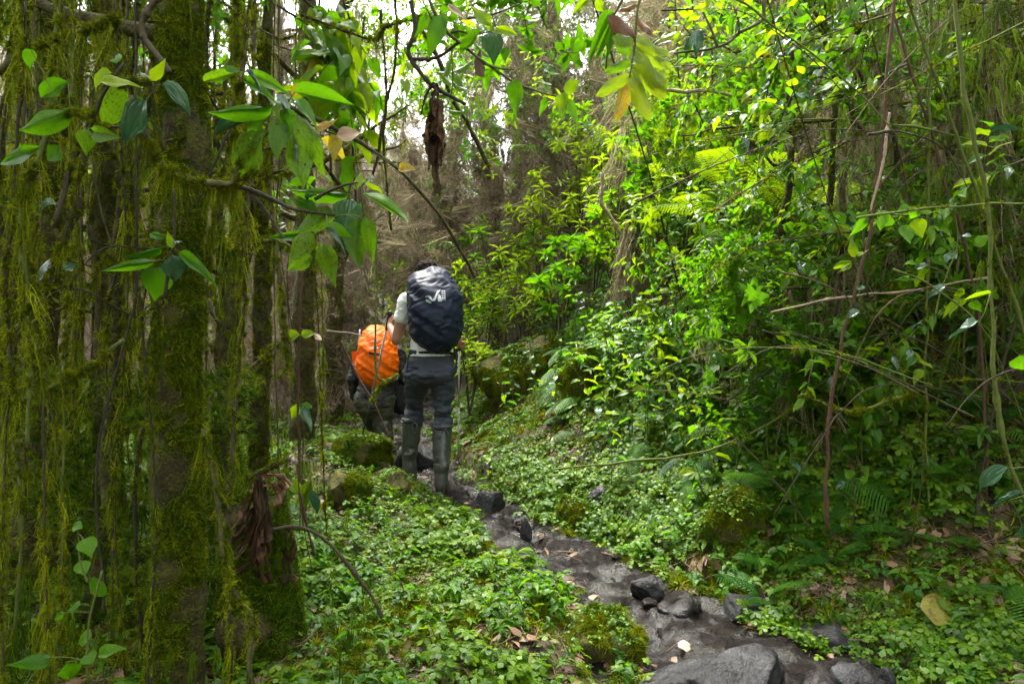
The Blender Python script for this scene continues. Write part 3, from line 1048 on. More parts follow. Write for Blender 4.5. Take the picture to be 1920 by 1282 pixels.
def hand(mb, wrist, dirv, curl_axis, grip, s=1.0):
    """palm, four curled fingers of unequal length round a grip line, and a thumb from the side of the palm"""
    d = unit(dirv)
    side = unit(curl_axis)
    palm_n = unit(np.cross(d, side))
    c = np.asarray(wrist) + d * 0.045 * s
    for t in (-1, -.33, .33, 1):
        limb(mb, np.asarray(wrist) + side * t * .012 * s, c + side * t * 0.026 * s + d * .03 * s, 0.015 * s, 0.0125 * s, 8)
    for i, (t, L) in enumerate(((-1, .78), (-.33, .95), (.33, 1.0), (1, .9))):
        k0 = c + side * t * 0.027 * s + d * 0.035 * s
        k1 = k0 + (d * 0.8 + palm_n * 0.6) * 0.036 * s * L
        k2 = k1 + (palm_n * 1.0 - d * 0.5) * 0.026 * s * L
        k3 = k2 + (-d * 0.9 + palm_n * -.1) * 0.02 * s * L
        chain(mb, [k0, k1, k2, k3], [.0100 * s, .0092 * s, .0084 * s, .0075 * s], 8)
    b = c + side * 0.03 * s - d * .02 * s
    t1 = b + (side * .7 + palm_n * .7 + d * .3) * 0.035 * s
    t2 = t1 + (palm_n * .6 + d * .7 - side * .3) * 0.03 * s
    chain(mb, [b, t1, t2], [.0125 * s, .0105 * s, .0085 * s], 8)


def pack(mb, rows, d_front, thick, seed, nrow=90, k=110, amp=0.02, D=5.35):
    """rain cover over a full rucksack: outline rows (y pixel, left, right) at distance D turned into real metres"""
    r = np.array(rows, float)
    yy = np.linspace(r[0, 0], r[-1, 0], nrow)
    lx, rx = np.interp(yy, r[:, 0], r[:, 1]), np.interp(yy, r[:, 0], r[:, 2])
    ker = np.hanning(9)
    ker /= ker.sum()
    sm = lambda a: np.convolve(np.pad(a, 4, mode='edge'), ker, 'valid')
    lx, rx = sm(lx), sm(rx)
    mid_ = (lx + rx) / 2
    lx, rx = mid_ + (lx - mid_) * .955, mid_ + (rx - mid_) * .955
    t = np.linspace(0, 1, nrow)
    prof = np.clip(np.sin(np.pi * np.clip(t * .96 + .02, 0, 1)) ** 0.42, .05, 1)
    V = []
    ang = np.arange(k) * 2 * np.pi / k
    for i in range(nrow):
        cx, w = (lx[i] + rx[i]) / 2, (rx[i] - lx[i]) / 2
        c, s = np.cos(ang), np.sin(ang)
        ex, ey = np.sign(c) * np.abs(c) ** .8, np.sign(s) * np.abs(s) ** .75
        th = thick * prof[i]
        lean = 0.10 * (1 - t[i])
        dep = d_front + lean + np.where(s < 0, ey * th, ey * .05 * prof[i])
        V.append(np.stack([(cx + ex * w - 960) / FOC * D, dep, np.full(k, CAM_Z - (yy[i] - 641) / FOC * D)], -1))
    v = np.concatenate(V)
    i = np.arange(nrow - 1)[:, None] * k
    j = np.arange(k)[None]
    q = np.stack([i + j, i + k + j, i + k + (j + 1) % k, i + (j + 1) % k], -1).reshape(-1, 4)
    ctr = v.mean(0)
    n = unit((v - ctr) * [1, 1, .6])
    # hanging folds: stretched ridged noise
    w1 = vnoise(v * np.array([5, 5, 13]) + np.stack([v[:, 2] * 4, 0 * v[:, 0], v[:, 0] * 9], -1) + seed)
    w2 = vnoise(v * np.array([13, 13, 30]) + np.stack([v[:, 2] * 9, 0 * v[:, 0], -v[:, 0] * 16], -1) + seed * 2)
    v = v + n * ((1 - np.abs(w1) * 2) * amp * .75 + (1 - np.abs(w2) * 2) * amp * .5)[:, None]
    jj = np.arange(k)
    vv = np.vstack([v, v[:k].mean(0) + [0, 0, .004], v[-k:].mean(0) - [0, 0, .004]])
    mb.add(vv, [q, np.stack([jj, (jj + 1) % k, np.full(k, nrow * k)], -1), np.stack([(nrow - 1) * k + (jj + 1) % k, (nrow - 1) * k + jj, np.full(k, nrow * k + 1)], -1)])
    return mb


def tri_faces(mb):
    return [tuple(int(x) for x in f) for a in mb.f for f in a]


def decal(name, polys, surf, parent, mat, D, lift=0.003):
    """flat print laid on a surface: finely split strips dropped onto it"""
    bvh = BVHTree.FromPolygons([tuple(x) for x in surf.verts()], tri_faces(surf))
    mb = MB()
    for poly in polys:
        a = np.array(poly, float)
        m = len(a) // 2
        L, Rr = a[:m], a[m:][::-1]
        n = 9
        s = np.linspace(0, m - 1, (m - 1) * 4 + 1)
        Li = np.stack([np.interp(s, range(m), L[:, c]) for c in (0, 1)], -1)
        Ri = np.stack([np.interp(s, range(m), Rr[:, c]) for c in (0, 1)], -1)
        pts = []
        for l_, r_ in zip(Li, Ri):
            for t in np.linspace(0, 1, 4):
                px, py = l_ + (r_ - l_) * t
                p = P(px, py, D)
                h = bvh.ray_cast(Vector((p[0], p[1] - 2, p[2])), Vector((0, 1, 0)))
                q = np.array(h[0]) if h[0] else p
                pts.append(q - np.array([0, lift, 0]))
        k = 4
        i = np.arange(len(Li) - 1)[:, None] * k
        j = np.arange(k - 1)[None]
        mb.add(pts, np.stack([i + j, i + j + 1, i + k + j + 1, i + k + j], -1).reshape(-1, 4))
    return build(mb, name, M[mat], parent)


def boot(mb, sole, ankle, top, rt, toe_dir, foot=0.27):
    """wellington: shaft from top to ankle, heel and toe"""
    t = unit(np.array([toe_dir[0], toe_dir[1], 0]))
    g = ankle[2]
    heel = np.array([ankle[0], ankle[1], sole]) - t * 0.055
    toe = heel + t * foot
    chain(mb, [top, (top * .45 + ankle * .55) + [0, 0, 0], ankle], [rt, rt * .93, rt * .72], 20)
    a = np.array([ankle[0], ankle[1], sole + .055])
    chain(mb, [ankle, a - t * .02], [rt * .74, .052], 18)
    chain(mb, [a - t * .025, a + t * .09, a + t * .155 - [0, 0, .012]], [.047, .046, .038], 18)
    return heel, toe, t


def loop_tube(mb, c, rx, rz, r, n=20, y=0.0):
    a = np.linspace(0, 2 * np.pi, n)
    tube(mb, np.stack([c[0] + rx * np.cos(a), np.full(n, c[1]) + y, c[2] + rz * np.sin(a)], -1), r, 8, False)


def make_woman():
    D = 5.35
    A = lambda px, py, dd=0.0: P(px, py, D) + np.array([0, dd, 0])
    root = np.array([A(806, 905)[0], D + .1, gz1(A(806, 905)[0], D + .1)])
    t = thing('person', root, 'person in white T-shirt, navy trousers and rubber boots carrying the navy backpack', 'person')
    hipL, hipR = A(783, 698, .02), A(830, 698, .02)
    kneeL, kneeR = A(768, 768, .24), A(829, 776, .05)
    ankL, ankR = A(758, 871, .24), A(829, 884, -.06)
    chest, neck, headc = A(806, 585, .10), A(803, 543, .14), A(797, 513, .17)
    shL, shR = A(760, 563, .06), A(838, 565, .13)
    elL, elR = A(741, 637, .06), A(853, 640, .14)
    wrL, wrR = A(724, 612, .18), A(851, 640, .34)
    # body
    b = MB()
    loft(b, [(A(806, 712, .0), .05, .05), (A(806, 700, .01), .165, .115), (A(806, 670, .03), .145, .10), (A(806, 640, .05), .125, .09), (A(806, 600, .09), .15, .10), (A(806, 570, .12), .165, .10), (A(804, 552, .14), .10, .08), (A(803, 544, .15), .05, .05)])
    chain(b, [neck - [0, 0, .03], headc], [.052, .055])
    loft(b, [(headc + [0, .03, -.115], .03, .035), (headc + [0, .02, -.08], .058, .07), (headc + [0, .0, -.02], .072, .092), (headc + [0, 0, .03], .075, .098), (headc + [0, -.005, .08], .06, .08), (headc + [0, -.005, .112], .02, .03)])
    nose = headc + [0, .10, -.02]
    limb(b, nose + [0, -.01, .02], nose + [0, .012, -.02], .009, .013, 8)
    for s in (-1, 1):
        limb(b, headc + [s * .074, -.002, .012], headc + [s * .076, -.006, -.03], .013, .009, 8)
    chain(b, [chest + [-.1, .02, .06], shL, elL, wrL], [.06, .052, .043, .029])
    chain(b, [chest + [.1, .02, .06], shR, elR, wrR], [.06, .052, .043, .029])
    hand(b, wrL, unit(A(718, 598, .24) - wrL) + np.array([0, .2, .2]), [0.25, 0.1, 1], None)
    hand(b, wrR, [.1, .8, -.2], [.2, -.2, 1], None)
    chain(b, [hipL, kneeL, ankL, ankL + [-.03, .06, -.04]], [.08, .05, .036, .025])
    chain(b, [hipR, kneeR, ankR, ankR + [.01, .08, -.04]], [.08, .05, .036, .025])
    build(remesh(b, 0.006, 4), 'body', M['skin'], t)
    # hair: rough curly cap
    h = MB()
    hv, hf = ICO[5]
    hv = hv * [.098, .112, .105]
    hv = hv + unit(hv) * (0.020 * fbm(hv * 38, 3) + .012 * fbm(hv * 90, 2))[:, None]
    h.add(hv + headc + [0.002, -.025, .022], hf)
    build(h, 'hair', M['hair'], t)
    # shirt
    s = MB()
    loft(s, [(A(808, 668, .025), .175, .125), (A(808, 655, .035), .17, .12), (A(807, 630, .05), .155, .112), (A(806, 600, .09), .172, .122), (A(806, 572, .12), .185, .122), (A(804, 553, .14), .12, .095), (A(803, 546, .15), .07, .065)], e=2.3)
    chain(s, [chest + [-.1, .02, .06], shL, shL * .55 + elL * .45], [.075, .068, .064], 18)
    chain(s, [chest + [.1, .02, .06], shR, shR * .55 + elR * .45], [.075, .068, .064], 18)
    build(remesh(s, 0.007, 4, fold_fn(.006, (14, 14, 26), 3)), 'shirt', M['shirt'], t)
    # trousers
    tr = MB()
    loft(tr, [(A(806, 728, .0), .05, .06), (A(806, 716, .0), .18, .12), (A(806, 702, .0), .212, .146), (A(806, 684, .015), .196, .138), (A(807, 668, .03), .178, .128), (A(807, 657, .035), .172, .124)], e=2.25)
    for s_, hp, kn, an in ((-1, hipL, kneeL, ankL), (1, hipR, kneeR, ankR)):
        bt = kn * .72 + an * .28
        chain(tr, [hp + [0, -.01, -.02], hp * .5 + kn * .5 + [0, -.005, 0], kn, bt], [.106, .090, .073, .078], 22)
    for hp in (hipL, hipR):
        limb(tr, hp + [0, -.045, .0], hp + [0, -.045, -.03], .095, .09, 20)
    zk = kneeR[2]
    build(remesh(tr, 0.008, 3, fold_fn(.009, (9, 9, 21), 9, ((zk - .02, .09, 1.8), (zk + .30, .07, 1.3)))), 'trousers', M['trousers'], t)
    # boots
    for k, (kn, an, toe) in enumerate(((kneeL, ankL, (-.95, .45)), (kneeR, ankR, (.08, 1)))):
        top = kn * .74 + an * .26 if k == 0 else kn * .76 + an * .24
        sole = gz1(an[0], an[1]) - .012
        if k == 1:
            sole -= .01
        m = MB()
        heel, toep, td = boot(m, sole + .012, an + [0, 0, .02], top, .080, toe)
        bo = build(remesh(m, 0.006, 5, fold_fn(.0035, (12, 12, 18), 4 + k, ((an[2] + .06, .05, 2.2),))), 'boot', M['boot'], t)
        so = MB()
        sd = np.array([td[1], -td[0], 0])
        outl = [(-.045, .0), (-.04, .036), (.02, .04), (.08, .044), (.15, .046), (.20, .034), (.215, 0)]
        o2 = [heel + td * (a + .045) + sd * w for a, w in outl] + [heel + td * (a + .045) - sd * w for a, w in outl[-2:0:-1]]
        o2 = np.array(o2)
        n = len(o2)
        up = np.array([0, 0, .038])
        jj = np.arange(n)
        so.add(np.vstack([o2 - [0, 0, .01], o2 + up]), [np.stack([jj, (jj + 1) % n, n + (jj + 1) % n, n + jj], -1), np.arange(n)[None, ::-1], (np.arange(n) + n)[None]])
        build(so, 'sole', M['sole'], bo)
        cu = MB()
        c = top + [0, 0, .012]
        a = np.linspace(0, 2 * np.pi, 30)
        tube(cu, np.stack([c[0] + .083 * np.cos(a), c[1] + .083 * np.sin(a), np.full(30, c[2])], -1), .011, 8, False)
        build(cu, 'cuff', M['boot'], bo)
        st = MB()
        limb(st, c + [-.045, -.083, -.012], c + [.05, -.083, -.016], .010, .010, 8)
        build(st, 'strap', M['strap'], bo)
        lp = MB()
        loop_tube(lp, c + [.028, -.088, -.062], .021, .045, .0065)
        build(lp, 'pull_loop', M['print_white'] if False else M['boot'], bo)
    # the pack
    pk = thing('backpack', A(816, 600, -.1), 'large navy rain-covered backpack with a pale logo', 'backpack')
    rows = [(503, 802, 820), (506, 790, 832), (512, 777, 843), (525, 766, 850), (540, 762, 859), (552, 763, 866), (562, 764, 869), (590, 767, 869), (610, 769, 868), (625, 772, 866), (638, 777, 862), (648, 785, 855), (656, 795, 845), (662, 812, 828)]
    pm = pack(MB(), rows, D - .03, .31, 3.0, amp=.017)
    build(pm, 'rain_cover', M['navy_cover'], pk)
    z = lambda x, y: (700 + x / 5.825, 480 + y / 5.825)
    lg = [[z(612, 468), z(640, 452), z(668, 462), z(695, 500), z(715, 470), z(738, 402), z(770, 393),
           z(748, 432), z(738, 470), z(722, 512), z(690, 518), z(655, 480), z(640, 474), z(618, 478)],
          [z(622, 498), z(650, 503), z(685, 528), z(680, 540), z(655, 536), z(624, 518)],
          [z(752, 440), z(765, 442), z(778, 470), z(792, 515), z(785, 521), z(768, 521), z(752, 519), z(746, 480)]]
    decal('logo', lg, pm, pk, 'print_white', D)
    txt = []
    for row, (x0, x1) in enumerate(((778, 800), (798, 822))):     # two upright lines of tiny lettering
        for q in range(6):
            y0 = 398 + q * 19 + row * 3
            txt.append([z(x0 + q * 2, y0), z(x1 + q * 2 - 5, y0 - 2), z(x1 + q * 2 - 5, y0 + 10), z(x0 + q * 2, y0 + 12)])
    decal('lettering', txt, pm, pk, 'print_white', D)
    for s_, (p0, p1) in enumerate(((A(773, 655, -.08), A(768, 690, -.10)), (A(852, 648, -.08), A(857, 690, -.1)))):
        m = MB()
        tube(m, spline([p0, (p0 + p1) / 2 + [.01 * (1 if s_ else -1), 0, 0], p1], 8), .006, 6)
        build(m, 'strap', M['strap'], pk)
    m = MB()
    wv = []
    for (x, y, dd) in ((772, 664, -.02), (790, 661, -.10), (815, 660, -.115), (840, 661, -.10), (856, 664, -.02)):
        wv.append(A(x, y, dd + .02))
    tube(m, spline(wv, 16), .012, 8)
    build(m, 'hip_belt', M['strap'], pk)
    # poles
    def pole(name, grip, tip, label, split, mats):
        q = thing(name, tip, label, 'trekking pole')
        g, e = np.asarray(grip), np.asarray(tip)
        d = unit(e - g)
        L = np.linalg.norm(e - g)
        m = MB(); limb(m, g - d * .03, g + d * .10, .016, .014, 10); limb(m, g - d * .045, g - d * .03, .020, .020, 10)
        build(m, 'grip', M['pole_black'], q)
        m = MB(); tube(m, [g + d * .1, g + d * L * split], .0085, 8)
        build(m, 'upper_shaft', M[mats[0]], q)
        m = MB(); tube(m, [g + d * L * split, e], [.007, .0055], 8)
        build(m, 'lower_shaft', M[mats[1]], q)
        m = MB(); tube(m, [e - d * .075, e - d * .06, e - d * .055], [.012, .036, .006], 14)
        build(m, 'basket', M['pole_black'], q)
        m = MB(); tube(m, [e - d * .06, e], [.008, .003], 8)
        build(m, 'tip', M['metal'], q)
    gL = wrL + np.array([-.02, .06, .075])
    tipL = hit(673, 836)
    tipL[2] += .02
    tipL = P(676, 832, 6.05)
    pole('trekking_pole', gL, tipL, 'trekking pole gripped in front of the orange backpack', .62, ('metal', 'pole_black'))
    gR = wrR + np.array([.01, .09, .02])
    tipR = P(859, 781, 6.35)
    tipR[2] = gz1(tipR[0], tipR[1])
    pole('trekking_pole', gR, tipR, 'pale trekking pole beside the right trouser leg', .5, ('print_white', 'metal'))


def make_second():
    D = 7.0
    A = lambda px, py, dd=0.0: P(px, py, D) + np.array([0, dd, 0])
    x0 = A(705, 845)[0]
    t = thing('person', [x0, D + .1, gz1(x0, D + .1)], 'person in black jacket and olive trousers carrying the orange backpack', 'person')
    gz = gz1(x0, D + .1)
    hipL, hipR = A(684, 750, .05), A(716, 750, .05)
    kneeL, kneeR = A(690, 795, .22), A(716, 800, .05)
    ankL = np.array([A(703, 0)[0], D + .28, gz + .09])
    ankR = np.array([A(722, 0)[0], D - .02, gz + .09])
    shL, shR = A(672, 660, .25), A(738, 660, .25)
    elL, wrL = A(655, 712, .16), A(656, 748, .20)
    elR, wrR = A(752, 712, .25), A(744, 735, .42)
    headc = A(706, 655, .62)
    b = MB()
    loft(b, [(A(700, 770, .04), .05, .06), (A(700, 752, .05), .17, .12), (A(702, 720, .1), .15, .11), (A(704, 690, .2), .16, .12), (A(705, 664, .28), .18, .13), (A(705, 652, .33), .11, .1)])
    chain(b, [A(705, 658, .32), headc], [.06, .06])
    loft(b, [(headc + [0, .04, -.115], .03, .035), (headc + [0, .03, -.08], .058, .07), (headc + [0, 0, -.02], .074, .092), (headc + [0, 0, .03], .077, .098), (headc + [0, 0, .08], .06, .08), (headc + [0, 0, .112], .02, .03)])
    limb(b, headc + [0, .09, .0], headc + [0, .115, -.03], .009, .013, 8)
    chain(b, [A(690, 664, .28), shL, elL, wrL], [.06, .052, .042, .028])
    chain(b, [A(720, 664, .28), shR, elR, wrR], [.06, .052, .042, .028])
    hand(b, wrL, [.05, .1, -1], [0.1, 1, 0], None)
    hand(b, wrR, [0, .6, -.6], [1, .2, .2], None)
    chain(b, [hipL, kneeL, ankL, ankL + [0, .13, -.05]], [.09, .06, .045, .03])
    chain(b, [hipR, kneeR, ankR, ankR + [0, .13, -.05]], [.09, .06, .045, .03])
    build(remesh(b, 0.007, 4), 'body', M['skin_dark'], t)
    h = MB()
    hv, hf = ICO[4]
    hv = hv * [.09, .106, .10]
    h.add(hv + unit(hv) * (.014 * fbm(hv * 40, 3))[:, None] + headc + [0, -.02, .025], hf)
    build(h, 'hair', M['hair'], t)
    j = MB()
    loft(j, [(A(700, 762, .05), .20, .15), (A(701, 745, .06), .195, .15), (A(702, 720, .1), .185, .14), (A(704, 690, .2), .19, .15), (A(705, 662, .28), .205, .155), (A(705, 650, .33), .13, .12)], e=2.3)
    chain(j, [A(690, 664, .28), shL, elL, wrL - [0, 0, -.02]], [.085, .075, .066, .05], 18)
    chain(j, [A(720, 664, .28), shR, elR, wrR], [.085, .075, .066, .05], 18)
    build(remesh(j, 0.009, 3, fold_fn(.010, (12, 12, 22), 5)), 'jacket', M['jacket'], t)
    tr = MB()
    loft(tr, [(A(700, 785, .04), .06, .07), (A(700, 770, .04), .19, .14), (A(700, 752, .05), .20, .145), (A(700, 742, .06), .18, .13)])
    chain(tr, [hipL, kneeL, ankL + [0, 0, .03]], [.125, .098, .085], 20)
    chain(tr, [hipR, kneeR, ankR + [0, 0, .03]], [.125, .098, .085], 20)
    build(remesh(tr, 0.009, 3, fold_fn(.012, (10, 10, 18), 15)), 'trousers', M['olive'], t)
    for an in (ankL, ankR):
        m = MB()
        boot(m, gz - .005, an, an + [0, 0, .16], .06, (0, 1))
        build(remesh(m, 0.008, 4), 'boot', M['boot'], t)
    pk = thing('backpack', A(706, 690, -.05), 'bright orange rain-covered backpack', 'backpack')
    rows = [(611, 694, 708), (613, 688, 714), (618, 680, 724), (630, 674, 733), (650, 669, 742), (672, 667, 746), (690, 666, 747), (703, 668, 745), (713, 676, 738), (721, 689, 726), (728, 700, 712)]
    pm = pack(MB(), rows, D + .02, .26, 11.0, nrow=80, k=90, amp=.016, D=D)
    build(pm, 'rain_cover', M['orange_cover'], pk)
    z = lambda x, y: (600 + x / 2.672, 460 + y / 2.672)
    decal('buckle_strap', [[z(265, 530), z(320, 542), z(320, 553), z(265, 543)]], pm, pk, 'strap', D, .008)
    arcs = []
    for r0, r1 in ((6, 10), (13, 17), (20, 25)):
        a = np.linspace(math.radians(5), math.radians(88), 6)
        c = z(282, 523)
        o = [(c[0] + r1 / 2.672 * 1.1 * math.cos(q), c[1] - r1 / 2.672 * math.sin(q)) for q in a]
        i = [(c[0] + r0 / 2.672 * 1.1 * math.cos(q), c[1] - r0 / 2.672 * math.sin(q)) for q in a]
        arcs.append(o + i[::-1])
    decal('logo', arcs, pm, pk, 'print_white', D, .006)
    bars = []
    for q in range(6):
        x = 262 + q * 9
        bars.append([z(x, 478), z(x + 5, 478), z(x + 5, 485), z(x, 485)])
    decal('lettering', bars, pm, pk, 'print_white', D, .006)
    m = MB()
    v = np.array([z(150, 532), z(182, 530), z(182, 580), z(152, 584)])
    pts = [P(a, b_, D) + [0, .08, 0] for a, b_ in v] + [P(a, b_, D) + [0, .14, 0] for a, b_ in v]
    m.add(pts, np.array([[3, 2, 1, 0], [4, 5, 6, 7], [0, 1, 5, 4], [1, 2, 6, 5], [2, 3, 7, 6], [3, 0, 4, 7]]))
    build(m, 'side_pocket', M['orange_cover'], pk, smooth=False)
    m = MB()
    tube(m, spline([A(673, 618, .04), A(674, 632, .0), A(672, 652, .0)], 8), .008, 8)
    build(m, 'side_strap', M['print_white'], pk)
    bg = MB()
    v, f = ICO[4]
    v = np.sign(v) * np.abs(v) ** .7
    v = v * [.11, .12, .21] * (1 + .1 * fbm(v * 3, 3)[:, None])
    bg.add(v + A(742, 745, .35), f)
    hb = MB()
    loop_tube(hb, A(742, 712, .35), .04, .06, .008)
    bt = thing('duffel_bag', A(742, 785, .35), 'black bag hanging beyond the navy trousers', 'bag')
    build(bg, 'bag_body', M['jacket'], bt)
    build(hb, 'handle', M['strap'], bt)


make_woman()
make_second()

# ------------------------------------------------------------------ trees, saplings and vines
def wavy(p0, p1, n, amp, seed=None):
    s = np.linspace(0, 1, n)[:, None]
    p0, p1 = np.asarray(p0, float), np.asarray(p1, float)
    ph = R.uniform(0, 100, 3) if seed is None else np.full(3, seed)
    L = np.linalg.norm(p1 - p0)
    w = np.stack([vnoise(np.stack([s[:, 0] * L * 1.3 + ph[k], 0 * s[:, 0] + k * 7.1, 0 * s[:, 0]], -1)) + 0.35 * vnoise(np.stack([s[:, 0] * L * 5 + ph[k], 0 * s[:, 0] + k * 3.1, 0 * s[:, 0]], -1)) for k in range(3)], -1)
    return p0 + (p1 - p0) * s + w * amp * np.minimum(1, np.minimum(s * 6, (1 - s) * 6 + .3))


def along(pts, n, rad=0.0, lo=0.0, hi=1.0):
    """n random points on a tube's skin, with outward normals"""
    t = R.uniform(lo, hi, n) * (len(pts) - 1.001)
    i = t.astype(int)
    u = (t - i)[:, None]
    p = pts[i] * (1 - u) + pts[i + 1] * u
    tt, a, b = frames(pts)
    ang = R.uniform(0, 6.283, n)[:, None]
    nn = np.cos(ang) * a[i] + np.sin(ang) * b[i]
    rr = rad if np.isscalar(rad) else (np.asarray(rad)[i][:, None])
    return p + nn * rr, nn


def spin(n):
    return np.stack([R.normal(0, .15, n), R.normal(0, .15, n), R.uniform(0, 6.283, n)], -1)


def crosses(pts, dmax=7.5):
    """would this branch hang across the walkers?"""
    qx, qy = 960 + pts[:, 0] / pts[:, 1] * FOC, 641 - (pts[:, 2] - CAM_Z) / pts[:, 1] * FOC
    return bool(((qx > 622) & (qx < 910) & (qy > 460) & (qy < 930) & (pts[:, 1] < dmax)).any())


def moss_on(parent, name, proto, pts, rad, n, smin, smax, lo=0, hi=1, patch=0.0):
    p, nn = along(pts, n, rad * .9, lo, hi)
    if patch:
        ok = fbm(p * 6 + 3, 3) > patch - .25
        p, nn = p[ok], nn[ok]
    return p, orient(unit(nn + np.array([0, 0, .15])), R.uniform(0, 6.28, len(p))), R.uniform(smin, smax, len(p))


def crown_points(center, rad, n, clumps=9):
    c = np.asarray(center) + unit(R.normal(0, 1, (clumps, 3))) * R.uniform(.3, .95, (clumps, 1)) * np.asarray(rad)
    k = R.integers(0, clumps, n)
    return c[k] + R.normal(0, .33, (n, 3)) * np.asarray(rad) * .55


def mossy_tree(px0, px1, d, r0, r1, label, h=5.0, moss=900, hang=120, crown='dark_spray', ncrown=260, crad=(1.1, 1.1, .7), hi=.75, seed=0, flare=1.5, patch=0.1, green=.35, base=None):
    x0, x1 = (px0 - 960) / FOC * d, (px1 - 960) / FOC * d
    g = gz1(x0, d)
    ztop = CAM_Z + (641 / FOC) * d
    b = np.array([x0, d, g - .1])
    e = np.array([x0 + (x1 - x0) * (h - g) / max(ztop - g, .1), d + U(-.1, .3), h])
    pts = wavy(b, e, 60, .05 * r0 / .08, seed or None)
    s = np.linspace(0, 1, 60)
    rad = r0 + (r1 - r0) * s + r0 * (flare - 1) * np.exp(-s * h / .28)
    t = thing('tree', [x0, d, g], label, 'tree')
    m = MB()
    tube(m, pts, rad, 18, True, .35, seed)
    build(m, 'trunk', M['bark_moss'], t)
    lm = []
    for k in range(5):
        i = int(U(.45, .95) * 59)
        a = U(0, 6.28)
        q = wavy(pts[i], pts[i] + np.array([math.cos(a), math.sin(a), U(.1, .8)]) * U(.6, 1.3), 14, .06)
        if crosses(q):
            continue
        mm = MB()
        tube(mm, q, np.linspace(rad[i] * .45, .006, 14), 7, True, .2)
        build(mm, 'limb', M['bark_moss'], t)
        lm.append(q)
    for proto, f in (('moss', 1 - green), ('moss_green', green)):
        p, r, sc = moss_on(t, 'moss', proto, pts, np.interp(np.linspace(0, 1, 60), s, rad), int(moss * f), .45, 1.2, 0, hi, patch)
        scatter('moss', proto, p, r, sc, t)
    if hang:
        pp, _ = along(pts, hang // 2, rad * .9, .1, hi)
        lp = [along(q, 14, .01)[0] for q in lm]
        pp = np.vstack([pp] + lp)
        scatter('hanging_moss', 'moss_hang', pp, spin(len(pp)), R.uniform(.5, 1.4, len(pp)), t)
    if ncrown:
        ends = np.vstack([q[-1] for q in lm] + [e])
        cp = np.vstack([crown_points(c, crad, ncrown // len(ends), 4) for c in ends])
        cp = cp[cp[:, 2] > 2.2 + .25 * (cp[:, 1] < 3)]
        scatter('crown', crown, cp, orient(unit(R.normal(0, 1, (len(cp), 3)) + [0, 0, .4]), R.uniform(0, 6.28, len(cp))), R.uniform(.7, 1.4, len(cp)), t)
    return t


mossy_tree(318, 352, 2.35, .076, .058, 'thick mossy trunk standing nearest the camera', 5.2, 13000, 44, seed=3.3, flare=1.25, hi=.9, patch=-.12)
mossy_tree(482, 484, 4.7, .066, .030, 'slim mossy trunk with a clean pale side beside the trail', 5.0, 1900, 14, seed=8.1, flare=1.3, patch=-.1, green=.1, ncrown=0, hi=.7)
mossy_tree(60, 120, 3.2, .09, .05, 'dark mossy trunk at the far left edge', 5.5, 1200, 160, seed=5.5, ncrown=420)
mossy_tree(205, 190, 3.9, .08, .05, 'shaggy mossy trunk behind the large spotted leaves', 5.8, 1100, 170, seed=6.5, ncrown=420)
mossy_tree(568, 560, 6.6, .10, .07, 'mossy stump-like trunk behind the slim mossy trunk', 5.5, 900, 160, seed=7.5, ncrown=80)
mossy_tree(620, 640, 8.2, .11, .07, 'pale mossy trunk behind the orange backpack', 6.0, 800, 160, seed=9.5, crown='heath', ncrown=140)
mossy_tree(425, 440, 5.6, .07, .05, 'thin mossy trunk behind the thick mossy trunk', 5.6, 800, 150, seed=10.5, ncrown=120)
mossy_tree(1850, 1800, 4.6, .07, .05, 'mossy trunk in the vine tangle by the right edge', 6.5, 900, 70, seed=11.5, ncrown=300)
mossy_tree(1690, 1640, 6.2, .11, .08, 'leaning grey trunk behind the vine tangle', 7.0, 700, 80, seed=12.5, crown='heath', ncrown=200)


def shaggy_sapling(px, d, h, r, text, hang, moss, proto_h='moss_hang', nb=6, crown=None, cat='tree', name='sapling', bark='bark_moss', hs=(.5, 1.5), group='mossy saplings'):
    x = (px - 960) / FOC * d
    g = gz1(x, d)
    t = thing(name, [x, d, g], '', cat, group)
    top = np.array([x + U(-.25, .25) * h * .4, d + U(-.2, .2), g + h])
    pts = wavy([x, d, g - .05], top, 40, .07)
    m = MB()
    tube(m, pts, np.linspace(r, r * .45, 40), 8, True, .3, px)
    build(m, 'trunk', M[bark], t)
    P_, hp = [pts], []
    for k in range(nb):
        i = int(U(.2, .98) * 39)
        a = U(0, 6.28)
        q = wavy(pts[i], pts[i] + np.array([math.cos(a), math.sin(a), U(-.3, .7)]) * U(.3, .9), 12, .07)
        if crosses(q):
            continue
        mm = MB()
        tube(mm, q, np.linspace(r * .4, .004, 12), 5, True)
        build(mm, 'branch', M[bark], t)
        P_.append(q)
    hp = np.vstack([along(pts, int(hang * .45), r)[0]] + [along(q, int(hang * .55 / nb) + 1, .005)[0] for q in P_[1:]])
    scatter('hanging_moss', proto_h, hp, spin(len(hp)), R.uniform(hs[0], hs[1], len(hp)), t)
    if moss:
        mp = [along(q, int(moss / (nb + 1)) + 1, r * .8) for q in P_]
        p, nn = np.vstack([a for a, _ in mp]), np.vstack([b for _, b in mp])
        scatter('moss', 'moss', p, orient(nn + np.array([0, 0, .2]), R.uniform(0, 6.28, len(p))), R.uniform(.5, 1.2, len(p)), t)
    if crown:
        kind, n, cr = crown
        cp = np.vstack([crown_points(q[-1], cr, n // len(P_), 3) for q in P_])
        scatter('crown', kind, cp, orient(unit(R.normal(0, 1, (len(cp), 3)) + [0, 0, .3]), R.uniform(0, 6.28, len(cp))), R.uniform(.6, 1.4, len(cp)), t)
    label_later(t, text, [x, d, min(g + h * .5, CAM_Z + .3 * d)])
    return t


